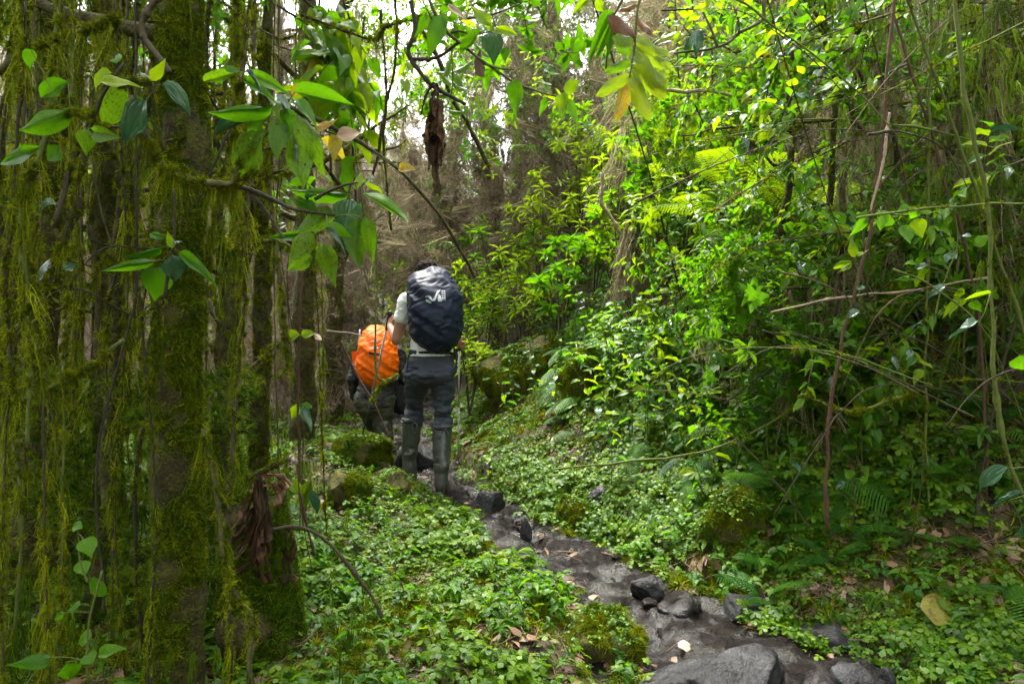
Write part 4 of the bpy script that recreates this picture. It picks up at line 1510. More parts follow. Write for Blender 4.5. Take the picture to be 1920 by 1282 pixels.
for k in range(24):       # the dark, dripping tangle on the left
    d = U(2.9, 7.0)
    px = -120 + 560 * (k + U(0, 1)) / 24
    shaggy_sapling(px, d, U(2.6, 4.5), U(.018, .04), 'thin sapling shaggy with hanging moss', 36, 330, 'moss_hang' if R.random() < .5 else 'moss_hang_green', 8, hs=(.3, 1.0))
for k in range(20):       # the tangle on the right
    d = U(3.6, 7.5)
    px = 1480 + 560 * (k + U(0, 1)) / 20
    shaggy_sapling(px, d, U(2.4, 4.5), U(.014, .03), 'thin dry sapling draped with grey moss', 60, 130, 'moss_hang' if R.random() < .6 else 'lichen', 8, hs=(.3, .8), group='dry saplings')

HT = [(40, 9, 6), (180, 10, 7), (330, 9.5, 6), (460, 11, 7), (545, 9.5, 5.5), (590, 13, 6.5), (650, 11, 4.4), (640, 15, 7), (690, 13, 4.2), (745, 17, 4.6), (790, 14, 4.0), (845, 12, 4.8), (860, 11.5, 3.9), (900, 15, 6),
      (930, 10.5, 3.6), (960, 13, 5.5), (1010, 11, 4.2), (1040, 15, 6), (1090, 11.5, 4.4), (1130, 14, 6), (1190, 10.5, 4.2), (1230, 13, 5), (1290, 11, 4.5), (1360, 9.5, 4.2), (1420, 10.5, 4.6), (1500, 9, 4.2), (1590, 9.5, 5), (1700, 9, 5), (1800, 9.5, 5), (1900, 9, 5)]
for px, d, h in HT:       # heath trees hung with grey-brown lichen, closing the view
    shaggy_sapling(px + U(-12, 12), d, h, U(.05, .11), 'heath tree veiled in grey-brown lichen', 150, 0, 'lichen', 8,
                   ('heath' if R.random() < .45 else 'twigs', 230, (.9, .9, .6)), name='heath_tree', bark='bark', hs=(.7, 1.7), group='heath trees closing the view')

# the lichen-draped stump in the middle distance
st = P(1190, 520, 6.3)
gs = gz1(st[0], st[1])
t = thing('stump', [st[0], st[1], gs], 'lichen-draped broken stump among the bright shrubs', 'stump')
q = wavy([st[0], st[1], gs - .05], [st[0] + .02, st[1], st[2] + .55], 20, .03)
m = MB()
tube(m, q, np.linspace(.13, .05, 20), 12, True, .4)
build(m, 'trunk', M['bark_moss'], t)
p, _ = along(q, 220, np.linspace(.14, .06, 20), .2, 1)
scatter('hanging_lichen', 'lichen', p, spin(len(p)), R.uniform(.5, 1.0, len(p)), t)
p, nn = along(q, 300, np.linspace(.13, .05, 20), 0, 1)
scatter('moss', 'moss', p, orient(nn, R.uniform(0, 6.28, len(p))), R.uniform(.7, 1.3, len(p)), t)


def vine(ctrl, r, mat='liana', text=None, label=None, moss=0, hang=0, n=40, cat='vine', group=None, r1=None, name='hanging_vine', ms=(.35, .8), at=None):
    c = np.asarray(ctrl, float)
    pts = spline(c, n)
    jit = np.stack([vnoise(pts * 9 + k * 31.7) for k in range(3)], -1) * r * 1.2
    pts = pts + jit
    if text:                              # loose twigs keep clear of the walkers
        if crosses(pts):
            return None
    rad = np.linspace(r, r if r1 is None else r1, n) * (1 + .35 * vnoise(pts * 13 + 5)) * (1 + .5 * (R.random(n) < .08))
    m = MB()
    tube(m, pts, rad, 6, True, .2, c[0, 0] * 10)
    if moss or hang:
        t = thing(name, pts[-1] if pts[-1][2] < pts[0][2] else pts[0], label or '', cat, group)
        build(m, 'stem', M[mat], t)
        if moss:
            p, nn = along(pts, moss, r * .8)
            ok = fbm(p * 5 + c[0, 0], 2) > -.22
            p, nn = p[ok], nn[ok]
            scatter('moss', 'moss', p, orient(nn + np.array([0, 0, .1]), R.uniform(0, 6.28, len(p))), R.uniform(ms[0], ms[1], len(p)), t)
        if hang:
            p, _ = along(pts, hang, r * .5)
            scatter('hanging_moss', 'moss_hang', p, spin(len(p)), R.uniform(.25, .8, len(p)), t)
    else:
        t = tag(build(m, name, M[mat]), label or '', cat, group)
    if text:
        label_later(t, text, pts[len(pts) // 2] if at is None else at)
    return t


V = lambda lst, d, d1=None: [P(x, y, d if d1 is None else d + (d1 - d) * i / max(1, len(lst) - 1)) for i, (x, y) in enumerate(lst)]

# hanging vines of the left side
for k in range(64):
    d = U(1.75, 5.0)
    px = (U(-60, 450) if k % 6 else U(450, 620)) if d > 2.2 else U(-40, 270)
    if (abs(px - 482) < 26 and d < 4.8) or (abs(px - 340) < 62 and d < 2.5):
        px -= 130
    x = (px - 960) / FOC * d
    g = gz1(x, d)
    ztop = CAM_Z + 660 / FOC * d
    zb = g + (0 if R.random() < .5 else U(.1, 1.2))
    sway = U(-.14, .14) * d * .4
    mid = [x + sway * .5 + U(-.05, .05), d + U(-.05, .05), (ztop + zb) / 2]
    c = [[x + sway, d, ztop], [x + sway * .9 + U(-.05, .05), d, ztop * .7 + zb * .3], mid, [x + U(-.04, .04), d, ztop * .25 + zb * .75], [x, d, zb]]
    mossy = R.random() < .75
    vine(c, U(.0025, .0075), 'liana' if R.random() < .75 else 'stem_green', 'thin mossy vine hanging' if mossy else 'thin bare vine hanging', moss=int(170 if mossy else 0), hang=int(26 if mossy else 0), group='vines hanging on the left' if mossy else 'bare vines on the left', at=[mid[0], d, min(max(mid[2], g), CAM_Z + .35 * d)])
# and of the right side, drier
for k in range(56):
    d = U(2.7, 6.5)
    px = U(1560, 1960) if k % 4 else U(1250, 1600)
    if px < 1650:
        d = max(d, U(4.2, 6.0))
    x = (px - 960) / FOC * d
    g = gz1(x, d)
    ztop = CAM_Z + 660 / FOC * d
    zb = g + (0 if R.random() < .6 else U(.1, 1.0))
    sl = R.normal(0, .28)
    c = [[x + sl * (ztop - zb) * .5, d + U(-.2, .2), ztop], [x + sl * (ztop - zb) * .2 + U(-.1, .1), d, ztop * .6 + zb * .4], [x + U(-.1, .1), d, ztop * .25 + zb * .75], [x - sl * .1, d, zb]]
    mt = ['liana', 'stem_red', 'stem_green', 'stem_pale'][int(R.choice(4, p=[.54, .22, .21, .03]))]
    vine(c, U(.0025, .008), mt, {'liana': 'thin brown vine in the tangle', 'stem_red': 'thin reddish stem in the tangle', 'stem_green': 'thin green vine in the tangle', 'stem_pale': 'thin pale dead vine in the tangle'}[mt],
         moss=90 if mt in ('liana', 'stem_green') and R.random() < .8 else 0, group='vines in the right tangle', ms=(.25, .7), at=[c[1][0], d, min(c[1][2], CAM_Z + .4 * d)])
# arching and crossing twigs in the right tangle
for k in range(84):
    d = U(2.6, 5.0)
    px, py = U(1380, 1960), U(60, 900)
    a = U(-.9, .9) + (np.pi if R.random() < .5 else 0)
    L = U(.5, 1.5)
    p0 = P(px, py, d)
    if p0[2] < gz1(p0[0], d) + .1:
        p0[2] = gz1(p0[0], d) + U(.1, .5)
    dv = np.array([math.cos(a), U(-.3, .3), math.sin(a) * .8]) * L
    sag = np.array([0, 0, -U(.0, .25) * L])
    c = [p0 - dv * .5, p0 - dv * .2 - sag * .6, p0 + dv * .2 - sag * .6, p0 + dv * .5 + sag]
    mt = ['liana', 'stem_red', 'stem_green'][int(R.choice(3, p=[.6, .2, .2]))]
    vine(c, U(.002, .006), mt, 'crossing bare twig in the tangle' if mt != 'stem_green' else 'arching green twig in the tangle', moss=25 if R.random() < .3 else 0, n=22, r1=.0015, cat='twig', group='twigs crossing the right tangle', name='twig')
# twigs of the left and the middle
for k in range(34):
    d = U(2.2, 6.5)
    px, py = U(-40, 700), U(0, 640)
    a = U(-1.2, 1.2) + (np.pi if R.random() < .5 else 0)
    L = U(.4, 1.2)
    p0 = P(px, py, d)
    dv = np.array([math.cos(a), U(-.3, .3), math.sin(a)]) * L
    c = [p0 - dv * .5, p0 - dv * .15 + R.normal(0, .06, 3), p0 + dv * .2 + R.normal(0, .06, 3), p0 + dv * .5]
    vine(c, U(.002, .006), 'liana', 'crooked mossy twig crossing the view' if k % 2 else 'crooked bare twig crossing the view', moss=70 if k % 2 else 0, hang=10 if k % 2 else 0, n=22, r1=.0015, cat='twig', group='twigs of the left side', name='twig')

# single vines that stand out in the photograph
vine(V([(1676, -30), (1664, 150), (1650, 300), (1632, 420), (1608, 520), (1580, 640), (1558, 760), (1550, 860), (1548, 1000)], 3.1), .0085, 'stem_red', label='red-brown sapling stem rising steeply through the tangle', name='slender_sapling', cat='sapling')
vine(V([(1668, 210), (1656, 300), (1634, 400)], 3.05), .006, 'stem_pale', label='pale pink dead stem beside the red-brown sapling', name='dead_stick', cat='stick')
vine(V([(1790, -30), (1800, 110), (1820, 240), (1850, 380), (1860, 520), (1862, 640), (1868, 760), (1893, 860), (1935, 960)], 2.6), .008, 'stem_green', label='long green liana curving down the right edge', name='liana', cat='vine', moss=60, ms=(.15, .4))
vine(V([(1672, 20), (1760, 300), (1830, 560), (1850, 900), (1840, 1100)], 3.3), .008, 'stem_red', label='long slanting reddish vine in front of the right tangle', name='liana', cat='vine')
vine(V([(1040, 880), (1300, 850), (1430, 800), (1540, 720), (1640, 640), (1700, 560)], 3.9, 3.4), .006, 'stem_green', label='long green twig sloping up across the dark hollow', name='twig', cat='twig', moss=40)
vine(V([(1500, 740), (1590, 770), (1680, 745), (1720, 735)], 3.2), .007, 'stem_green', label='mossy twig crossing the dark hollow on the right', name='twig', cat='twig', moss=120)
vine(V([(1445, 585), (1560, 560), (1700, 545), (1860, 520)], 3.3), .005, 'stem_pale', label='nearly level pale twig crossing the red-brown stem', name='twig', cat='twig')
vine(V([(1130, 322), (1128, 370), (1140, 400), (1165, 437)], 5.6), .013, 'stem_pale', label='curved pale dead stick among the bright shrubs', name='dead_stick', cat='stick')
vine(V([(1250, 170), (1310, 171), (1372, 180)], 4.6), .010, 'stem_pale', label='short level pale stick beside the yellowing pinnate leaf', name='dead_stick', cat='stick')
vine(V([(1418, 272), (1438, 240), (1452, 216)], 4.2), .008, 'stem_pale', label='short slanting pale stick among bright leaves', name='dead_stick', cat='stick')
vine(V([(780, 40), (815, 100), (850, 180), (890, 260), (915, 310)], 4.0), .011, 'liana', label='straight mossy liana slanting beside the shrivelled leaf', name='liana', moss=200, ms=(.25, .5))
vine(V([(545, 200), (620, 240), (690, 275), (760, 330), (830, 410), (865, 470), (890, 520)], 2.6, 3.6), .008, 'liana', label='dark liana sloping down towards the navy backpack', name='liana', moss=80, ms=(.2, .45))
vine(V([(772, 0), (779, 50), (766, 90), (772, 112), (811, 162), (870, 195)], 2.3), .007, 'liana', label='dark looping liana that holds the shrivelled leaf', name='liana')
vine(V([(772, 110), (820, 104), (862, 78)], 2.3), .006, 'liana', label='short dark loop of liana above the shrivelled leaf', name='liana')
for i, (xa, xb, ya, yb) in enumerate(((690, 660, -20, 470), (725, 706, -20, 560), (712, 735, 20, 430), (742, 700, -20, 330), (655, 668, 60, 400), (600, 622, -20, 330), (760, 738, 20, 520), (683, 690, 30, 250))):
    d = 3.0 + .15 * i
    vine([P(xa, ya, d), P(xa + U(-12, 12), ya + (yb - ya) * .35, d), P((xa + xb) / 2 + U(-14, 14), ya + (yb - ya) * .65, d), P(xb, yb, d)], U(.004, .007), 'liana', 'dark twisting vine hanging in the gap', moss=60, group='vines hanging in the bright gap', ms=(.2, .5))
vine(V([(705, 440), (708, 540), (702, 640), (706, 700), (725, 716), (745, 706)], 3.3), .0045, 'stem_green', label='mossy vine hanging in front of the orange backpack', name='liana', moss=45, ms=(.15, .3))
vine(V([(640, 640), (668, 700), (700, 755), (730, 815)], 3.4), .005, 'stem_red', label='thin reddish twig crossing below the orange backpack', name='twig', cat='twig')
vine(V([(697, 752), (712, 728), (748, 703)], 3.3), .007, 'stem_green', label='short forked mossy twig below the orange backpack', name='twig', cat='twig', moss=30)
vine(V([(612, 620), (650, 624), (682, 630)], 4.0), .004, 'stem_pale', label='thin level twig beside the top of the orange backpack', name='twig', cat='twig')
vine(V([(565, 505), (562, 640), (560, 760), (566, 930), (590, 1040)], 2.9), .0055, 'stem_red', label='thin straight dark stem left of the orange backpack', name='stem', cat='stem')
vine(V([(410, 925), (470, 895), (545, 860)], 3.0), .009, 'liana', label='fallen mossy twig above the brown dead fronds', name='twig', cat='twig', moss=60)
vine(V([(505, 990), (580, 995), (640, 1040), (690, 1110), (715, 1160)], 2.6), .008, 'liana', label='bent bare twig arching over the clover', name='twig', cat='twig')
vine(V([(380, 800), (410, 960), (425, 1080), (470, 1160), (465, 1290)], 2.1), .008, 'liana', label='mossy root curling beside the foot of the thick trunk', name='root', cat='root', moss=160, hang=20)
vine(V([(310, -20), (265, 60), (315, 140)], 2.2), .011, 'bark', label='dark crooked bough at the top of the thick trunk', name='bough', cat='branch')
vine(V([(0, 140), (60, 95), (130, 60), (220, 30)], 2.2), .011, 'liana', label='mossy bough slanting in the top left corner', name='bough', cat='branch', moss=240, hang=30)
vine(V([(100, 540), (140, 380), (190, 200), (235, 100)], 1.9), .010, 'liana', label='slanting mossy stick left of the thick trunk', name='stick', cat='stick', moss=160, hang=14)
vine(V([(245, 180), (290, 290), (350, 340), (420, 352), (440, 350)], 2.0), .010, 'liana', label='mossy twig sagging across the thick mossy trunk', name='twig', cat='twig', moss=260, hang=36)
vine(V([(20, 760), (110, 720), (170, 690), (230, 640)], 2.0), .006, 'stem_green', label='bright mossy twig low at the left edge', name='twig', cat='twig', moss=120)

# ------------------------------------------------------------------ boughs with big leaves near the camera
def zoomer(x0, y0, f):
    return lambda x, y: (x0 + x / f, y0 + y / f)


def bough(name, label, z, d, branches, leaves, r=.006, cat='branch', mat='liana', moss=0, shape=None):
    """a leafy bough: branches as pixel paths in a zoomed view, leaves as (base, tip, width, material)"""
    bs = [np.array([P(*z(*p), d) + np.array([0, U(-.01, .01), 0]) for p in br]) for br in branches]
    t = thing(name, bs[0][0], label, cat)
    pl = []
    for i, b in enumerate(bs):
        q = spline(b, 24)
        m = MB()
        rr = r * (1 if i == 0 else .75)
        tube(m, q + np.stack([vnoise(q * 14 + k * 9) for k in range(3)], -1) * rr * .6, np.linspace(rr, rr * .5, 24), 6, True, .2)
        build(m, 'twig', M[mat], t)
        pl.append(q)
        if moss:
            p, nn = along(q, moss, rr * .8, 0, .6)
            scatter('moss', 'moss', p, orient(nn, R.uniform(0, 6.28, len(p))), R.uniform(.2, .5, len(p)), t)
    allp = np.vstack(pl)
    f = (z(1, 0)[0] - z(0, 0)[0])
    for L in leaves:
        (bx, by, tx, ty, w), mt = L[:5], (L[5] if len(L) > 5 else 'leaf')
        dd = U(-.05, .05)
        b, e = P(*z(bx, by), d + dd), P(*z(tx, ty), d + dd + U(-.03, .03))
        Ln = np.linalg.norm(e - b)
        W = w * f / FOC * d
        view = unit(np.array([0, 0, CAM_Z]) - b)
        gl = mt in ('leaf_gloss',)
        n = unit(view + (np.array([0, .15, .9]) if gl else np.array([U(-.5, .5), 0, U(-.2, .7)])))
        if R.random() < .25 and not gl:
            n = -n
        k = allp[np.argmin(((allp - b) ** 2).sum(1))]
        if np.linalg.norm(k - b) > .004:
            m = MB()
            tube(m, spline([k, (k + b) / 2 + [0, 0, .004], b + (e - b) * .02], 6), .0012, 5, False)
            build(m, 'leaf_stalk', M['stem_green'], t)
        sh = shape or ('curl' if mt in ('leaf_brown',) else ('ovate' if R.random() < .5 else 'ovate2'))
        if W / Ln < .3 and shape is None:
            sh = 'lance' if R.random() < .5 else 'lance2'
        leaf_obj(t, b, e - b, n, Ln * 1.05, W * 1.05, sh, mt)
    return t


zA = zoomer(370, 100, 2.914)
bough('leafy_bough', 'bough of pointed green leaves fanned out above the stack of spotted leaves', zA, 1.5,
      [[(60, 715), (180, 720), (210, 660), (250, 580), (350, 470), (430, 390), (475, 305)], [(180, 715), (250, 690), (320, 620), (360, 520)], [(235, 130), (200, 230), (180, 340)]],
      [(235, 100, 15, 155, 55, 'leaf_spot'), (270, 100, 485, 200, 75), (240, 135, 425, 245, 65), (265, 95, 355, 185, 34, 'leaf_gloss'), (530, 210, 825, 280, 75), (545, 250, 655, 380, 75),
       (410, 285, 115, 345, 65), (400, 330, 95, 420, 50, 'leaf_gloss'), (395, 340, 210, 460, 100), (380, 430, 222, 690, 155, 'leaf_spot'), (460, 350, 425, 555, 115, 'leaf_spot'),
       (540, 340, 710, 590, 115, 'leaf_spot'), (480, 300, 515, 460, 85), (520, 450, 600, 725, 135, 'leaf_spot'), (500, 470, 545, 550, 52, 'leaf_gloss'), (430, 235, 512, 312, 66, 'leaf_gloss'),
       (500, 250, 555, 285, 44, 'leaf_gloss'), (440, 290, 455, 360, 60, 'leaf_bright'), (150, 85, 240, 95, 40)], .0075, moss=40)
bough('leafy_bough', 'bough with a stack of spotted leaves and one dark shiny leaf', zA, 1.55,
      [[(180, 725), (280, 740), (500, 840), (620, 870), (750, 885)], [(260, 735), (340, 820), (420, 930), (480, 1010), (540, 1045), (640, 1010)], [(640, 800), (700, 765), (800, 730), (880, 705)]],
      [(835, 765, 540, 770, 64), (870, 750, 890, 640, 64, 'leaf_bright'), (900, 720, 932, 660, 44, 'leaf_gloss'), (895, 765, 1160, 905, 76), (835, 795, 812, 970, 150, 'leaf_gloss'),
       (870, 900, 860, 1160, 135, 'leaf_spot'), (910, 895, 985, 1130, 95, 'leaf_spot'), (755, 870, 525, 975, 105, 'leaf_spot'), (655, 860, 505, 795, 74), (700, 955, 820, 1080, 52, 'leaf_gloss'),
       (710, 930, 830, 1000, 64), (640, 975, 395, 1000, 42), (640, 985, 465, 1130, 115, 'leaf_spot'), (690, 1040, 765, 1270, 112, 'leaf_spot'), (630, 1110, 490, 1185, 84, 'leaf_spot'),
       (640, 770, 590, 800, 60, 'leaf_gloss'), (585, 690, 490, 715, 50)], .006)
bough('leafy_bough', 'twig of yellowing leaves at the edge of the bright gap', zoomer(370, 100, 2.914), 2.3,
      [[(600, 380), (720, 430), (790, 460)]], [(745, 440, 755, 590, 72, 'leaf_yellow'), (640, 400, 775, 390, 60, 'leaf_yellow'), (760, 450, 900, 430, 80, 'leaf_pale'), (560, 160, 530, 240, 60, 'leaf_yellow'), (1100, 630, 1180, 620, 60, 'leaf_yellow')], .004)
zC = zoomer(0, 60, 2.564)
bough('leafy_bough', 'bough of broad leaves in front of the left tangle', zC, 1.7,
      [[(250, 940), (330, 640), (430, 450), (510, 290), (600, 160)], [(440, 405), (330, 380), (200, 430)], [(560, 250), (650, 235), (730, 250), (740, 290)], [(460, 460), (560, 455)]],
      [(725, 235, 655, 160, 38, 'leaf_gloss'), (725, 235, 790, 160, 55, 'leaf_bright'), (770, 255, 905, 390, 55, 'leaf_gloss'), (705, 325, 580, 530, 125, 'leaf_gloss'), (480, 240, 660, 240, 70, 'leaf_bright'),
       (590, 270, 480, 465, 140, 'leaf_spot'), (330, 240, 185, 310, 75), (335, 365, 125, 480, 95), (200, 550, 0, 640, 80), (585, 130, 500, 105, 52), (290, 550, 235, 625, 85), (450, 480, 540, 500, 70, 'leaf_spot'),
       (150, 85, 130, 160, 60), (420, 470, 400, 570, 80, 'leaf_spot'), (540, 200, 400, 215, 50, 'leaf_bright')], .008, moss=60)
bough('leafy_bough', 'sprig of leaves with one shiny dark leaf before the thick trunk', zC, 1.75,
      [[(795, 1285), (830, 1075), (838, 1030), (845, 760)]],
      [(770, 1040, 585, 1085, 42), (750, 1100, 515, 1140, 48), (860, 1060, 1035, 1195, 64), (830, 1075, 855, 1200, 118, 'leaf_gloss'), (770, 1130, 725, 1282, 135), (830, 1040, 805, 970, 36, 'leaf_bright'), (835, 1020, 880, 1000, 30, 'leaf_gloss'), (815, 985, 725, 965, 30)], .005)
bough('leafy_bough', 'pair of bluish leaves low in the left tangle', zC, 1.9, [[(265, 950), (285, 1060), (290, 1140)]],
      [(275, 1125, 130, 1150, 95, 'leaf_gloss'), (285, 1150, 365, 1110, 54, 'leaf_gloss')], .006)
bough('leafy_bough', 'twig with a single teal leaf near the left edge', zC, 1.9, [[(320, 700), (290, 780), (265, 835)]], [(275, 830, 95, 835, 66, 'leaf_gloss')], .005)
zL = zoomer(0, 640, 1.997)
bough('leafy_bough', 'low sprig of pointed leaves at the bottom left', zL, 1.8, [[(380, 860), (330, 1080), (330, 1282)], [(330, 900), (300, 820), (290, 700)]],
      [(310, 700, 265, 690, 40), (310, 740, 350, 790, 70), (300, 820, 320, 875, 55), (390, 900, 320, 950, 80), (300, 985, 230, 990, 40), (215, 1020, 235, 1040, 36), (345, 1105, 280, 1110, 60), (320, 1170, 350, 1200, 60), (190, 1180, 75, 1225, 55), (250, 1200, 270, 1260, 80), (400, 1190, 360, 1240, 60), (370, 1170, 455, 1140, 50)], .0035, mat='stem_green')
bough('leafy_bough', 'stem with three broad leaves beside the slim mossy trunk', zoomer(440, 480, 3.375), 2.9, [[(420, 60), (415, 500), (405, 960), (400, 1280)]],
      [(415, 500, 300, 520, 70, 'leaf_bright'), (420, 500, 500, 480, 60, 'leaf_bright'), (500, 490, 565, 545, 34, 'leaf_pale'), (400, 930, 370, 1030, 70, 'leaf_bright'), (420, 940, 500, 960, 46), (410, 955, 500, 1090, 70, 'leaf_gloss')], .004, mat='stem_red')
bough('leafy_bough', 'thin stem with two drooping leaves above the clover', zoomer(400, 780, 3.053), 2.7, [[(480, 260), (490, 430), (520, 640), (560, 880)]],
      [(485, 440, 450, 365, 60, 'leaf_bright'), (495, 440, 545, 380, 50, 'leaf_bright'), (560, 420, 625, 560, 50, 'leaf_gloss')], .0035, mat='stem_red')
zT = zoomer(760, 0, 3.374)
bough('leafy_bough', 'dark liana twig with ragged leaves across the bright gap', zT, 2.25,
      [[(150, -20), (200, 110), (290, 230), (340, 260), (500, 395), (680, 510), (800, 570), (940, 615), (1015, 600)], [(290, 215), (345, 205), (430, 225), (540, 205)], [(390, 110), (540, 95), (740, 15)], [(490, 395), (600, 440), (680, 440)]],
      [(235, 90, 150, 315, 115), (130, 80, 80, 230, 65), (240, 85, 265, 170, 50), (545, 165, 405, 50, 84, 'leaf_bright'), (570, 175, 712, 215, 58, 'leaf_bright'), (545, 205, 557, 372, 140, 'leaf_gloss'),
       (475, 310, 500, 490, 55, 'leaf_brown'), (700, 500, 708, 735, 115), (1000, 575, 1138, 515, 84, 'leaf_bright'), (1000, 590, 1000, 745, 95, 'leaf_bright'), (1030, 625, 1090, 785, 60), (490, 200, 340, 320, 52),
       (900, 620, 842, 712, 44), (270, 30, 370, 105, 36, 'leaf_pale'), (640, 300, 640, 400, 70)], .006, mat='liana')
bough('leafy_bough', 'twig of bright leaves beside the yellowing pinnate leaf', zT, 2.4, [[(1390, -20), (1340, 60), (1300, 150), (1270, 440)]],
      [(1320, 80, 1150, 385, 60), (1300, 140, 1200, 365, 54), (1310, 150, 1275, 345, 58), (1255, 75, 1210, -10, 54, 'leaf_bright'), (1160, -10, 1070, 75, 44, 'leaf_bright'), (1265, 445, 1282, 340, 68, 'leaf_bright'), (1270, 490, 1305, 465, 40, 'leaf_yellow')], .005)
bough('pinnate_leaf', 'yellowing pinnate leaf hanging from the top of the view', zT, 2.1, [[(1490, -40), (1470, 60), (1450, 300), (1418, 505)]],
      [(1460, 245, 1690, 335, 74, 'leaf_pinnate'), (1455, 290, 1700, 422, 84, 'leaf_pinnate'), (1450, 350, 1672, 537, 94, 'leaf_pinnate'), (1445, 420, 1652, 622, 98, 'leaf_pinnate'), (1430, 490, 1552, 745, 94, 'leaf_pinnate'),
       (1415, 520, 1340, 745, 84, 'leaf_yellow'), (1415, 480, 1225, 608, 78, 'leaf_pinnate'), (1430, 400, 1265, 452, 62, 'leaf_spot'), (1435, 330, 1335, 300, 64, 'leaf_spot'), (1435, 280, 1320, 228, 84, 'leaf_spot'),
       (1440, 275, 1298, 100, 95, 'leaf_brown'), (1560, 225, 1440, 90, 40, 'leaf_brown'), (1470, 40, 1350, 65, 34, 'leaf_brown')], .0045, cat='leaf', mat='stem_green', shape='oblong')
zQ = zoomer(1240, 0, 4.006)
lv = [(215, 270, 160, 432, 64, 'leaf_gloss'), (280, 225, 268, 385, 88, 'leaf_gloss'), (350, 325, 330, 442, 66, 'leaf'), (545, 110, 520, 292, 54, 'leaf'), (540, 300, 545, 388, 66, 'leaf'), (590, 170, 560, 235, 30, 'leaf_gloss')]
for (bx, by, tx, ty, w) in ((170, 190, 50, 178, 66), (150, 240, 0, 292, 54), (145, 250, 100, 345, 76), (345, 200, 265, 172, 40), (180, 215, 240, 160, 50), (210, 120, 130, 100, 44), (330, 50, 250, 80, 60), (340, 0, 350, 78, 40), (380, 130, 330, 160, 60), (300, 110, 210, 130, 52),
                            (430, 10, 440, 60, 60), (560, 0, 545, 70, 60), (690, 10, 600, 40, 60), (480, 180, 400, 190, 40), (450, 200, 380, 230, 44), (100, 130, 60, 140, 50), (380, 60, 370, 25, 40), (620, 70, 560, 130, 40), (250, 200, 190, 210, 40)):
    lv.append((bx, by, tx, ty, w, 'leaf_bright'))
bough('leafy_bough', 'dark bough with blue-grey and bright leaves at the top', zQ, 3.0, [[(760, -20), (770, 120), (700, 190), (600, 240), (540, 300), (430, 350), (280, 385), (100, 395)], [(420, 350), (380, 250), (340, 160), (300, 60)], [(280, 385), (240, 280), (170, 200)], [(590, 245), (570, 150), (540, 40)]], lv, .009, mat='bark')
zR = zoomer(1500, 300, 2.788)
bough('leafy_bough', 'twig with two round hanging leaves in the right tangle', zR, 2.8, [[(330, 480), (345, 330), (420, 285), (520, 290), (620, 295), (700, 310)]],
      [(560, 335, 555, 442, 84), (600, 305, 645, 400, 84, 'leaf_bright'), (430, 265, 432, 352, 74), (570, 240, 510, 282, 50), (620, 295, 560, 250, 60), (350, 255, 285, 302, 34), (350, 300, 280, 382, 52), (480, 300, 440, 345, 60)], .004)
bough('leafy_bough', 'single large bluish leaf beside the long green liana', zR, 2.5, [[(1003, 700), (970, 790), (935, 850)]], [(938, 850, 785, 925, 64, 'leaf_gloss'), (1000, 700, 880, 715, 16, 'leaf_bright'), (1150, 1020, 1180, 1120, 110, 'leaf')], .003, mat='stem_green')
bough('leafy_bough', 'sprig of bright leaves beside the red-brown sapling', zR, 3.0, [[(300, 560), (285, 510), (290, 470)]],
      [(285, 510, 265, 425, 46, 'leaf_bright'), (290, 490, 337, 490, 30, 'leaf_bright'), (275, 525, 160, 560, 34, 'leaf_bright'), (270, 535, 190, 590, 36, 'leaf_bright'), (300, 680, 335, 650, 40, 'leaf_gloss'), (310, 790, 250, 815, 36, 'leaf_gloss')], .003, mat='stem_green')
bough('leafy_bough', 'leafy stem with pale shiny leaves in the right tangle', zR, 2.9, [[(700, 820), (740, 680), (780, 560), (830, 420), (790, 200)]],
      [(760, 465, 705, 490, 36), (800, 430, 765, 410, 34, 'leaf_bright'), (780, 450, 830, 430, 40), (760, 540, 820, 475, 50, 'leaf_gloss'), (900, 400, 830, 410, 44, 'leaf_gloss'), (905, 445, 992, 392, 56), (760, 500, 700, 535, 36), (600, 540, 550, 545, 40), (670, 555, 600, 560, 34, 'leaf_gloss'),
       (570, 615, 500, 630, 28), (760, 660, 680, 680, 36, 'leaf_gloss'), (810, 690, 868, 710, 60, 'leaf_bright'), (850, 730, 760, 800, 36, 'leaf_bright'), (860, 715, 835, 775, 34, 'leaf_bright'), (900, 740, 942, 795, 50), (950, 680, 925, 705, 40)], .004, mat='stem_green')
zB = zoomer(1200, 820, 2.667)
bough('leafy_bough', 'pair of long leaves hanging in at the right edge', zB, 2.5, [[(1925, 150), (1850, 155)], [(1930, 290), (1850, 310)]], [(1845, 150, 1695, 240, 66, 'leaf_gloss'), (1930, 285, 1765, 328, 40, 'leaf_gloss'), (1910, 440, 1930, 500, 60, 'leaf_gloss')], .003, mat='stem_green')
bough('leafy_sprig', 'reddish-stemmed sprig of four leaves in the dark hollow', zB, 3.2, [[(1060, 450), (1075, 340), (1060, 200)], [(1075, 340), (1000, 270)], [(1075, 345), (1130, 340)]],
      [(1060, 200, 1040, 165, 50), (1030, 225, 978, 262, 50, 'leaf_gloss'), (1055, 190, 1085, 215, 50, 'leaf_gloss'), (1095, 245, 1158, 275, 54), (1100, 210, 1140, 210, 40), (1165, 190, 1210, 180, 36)], .003, cat='plant', mat='stem_red')

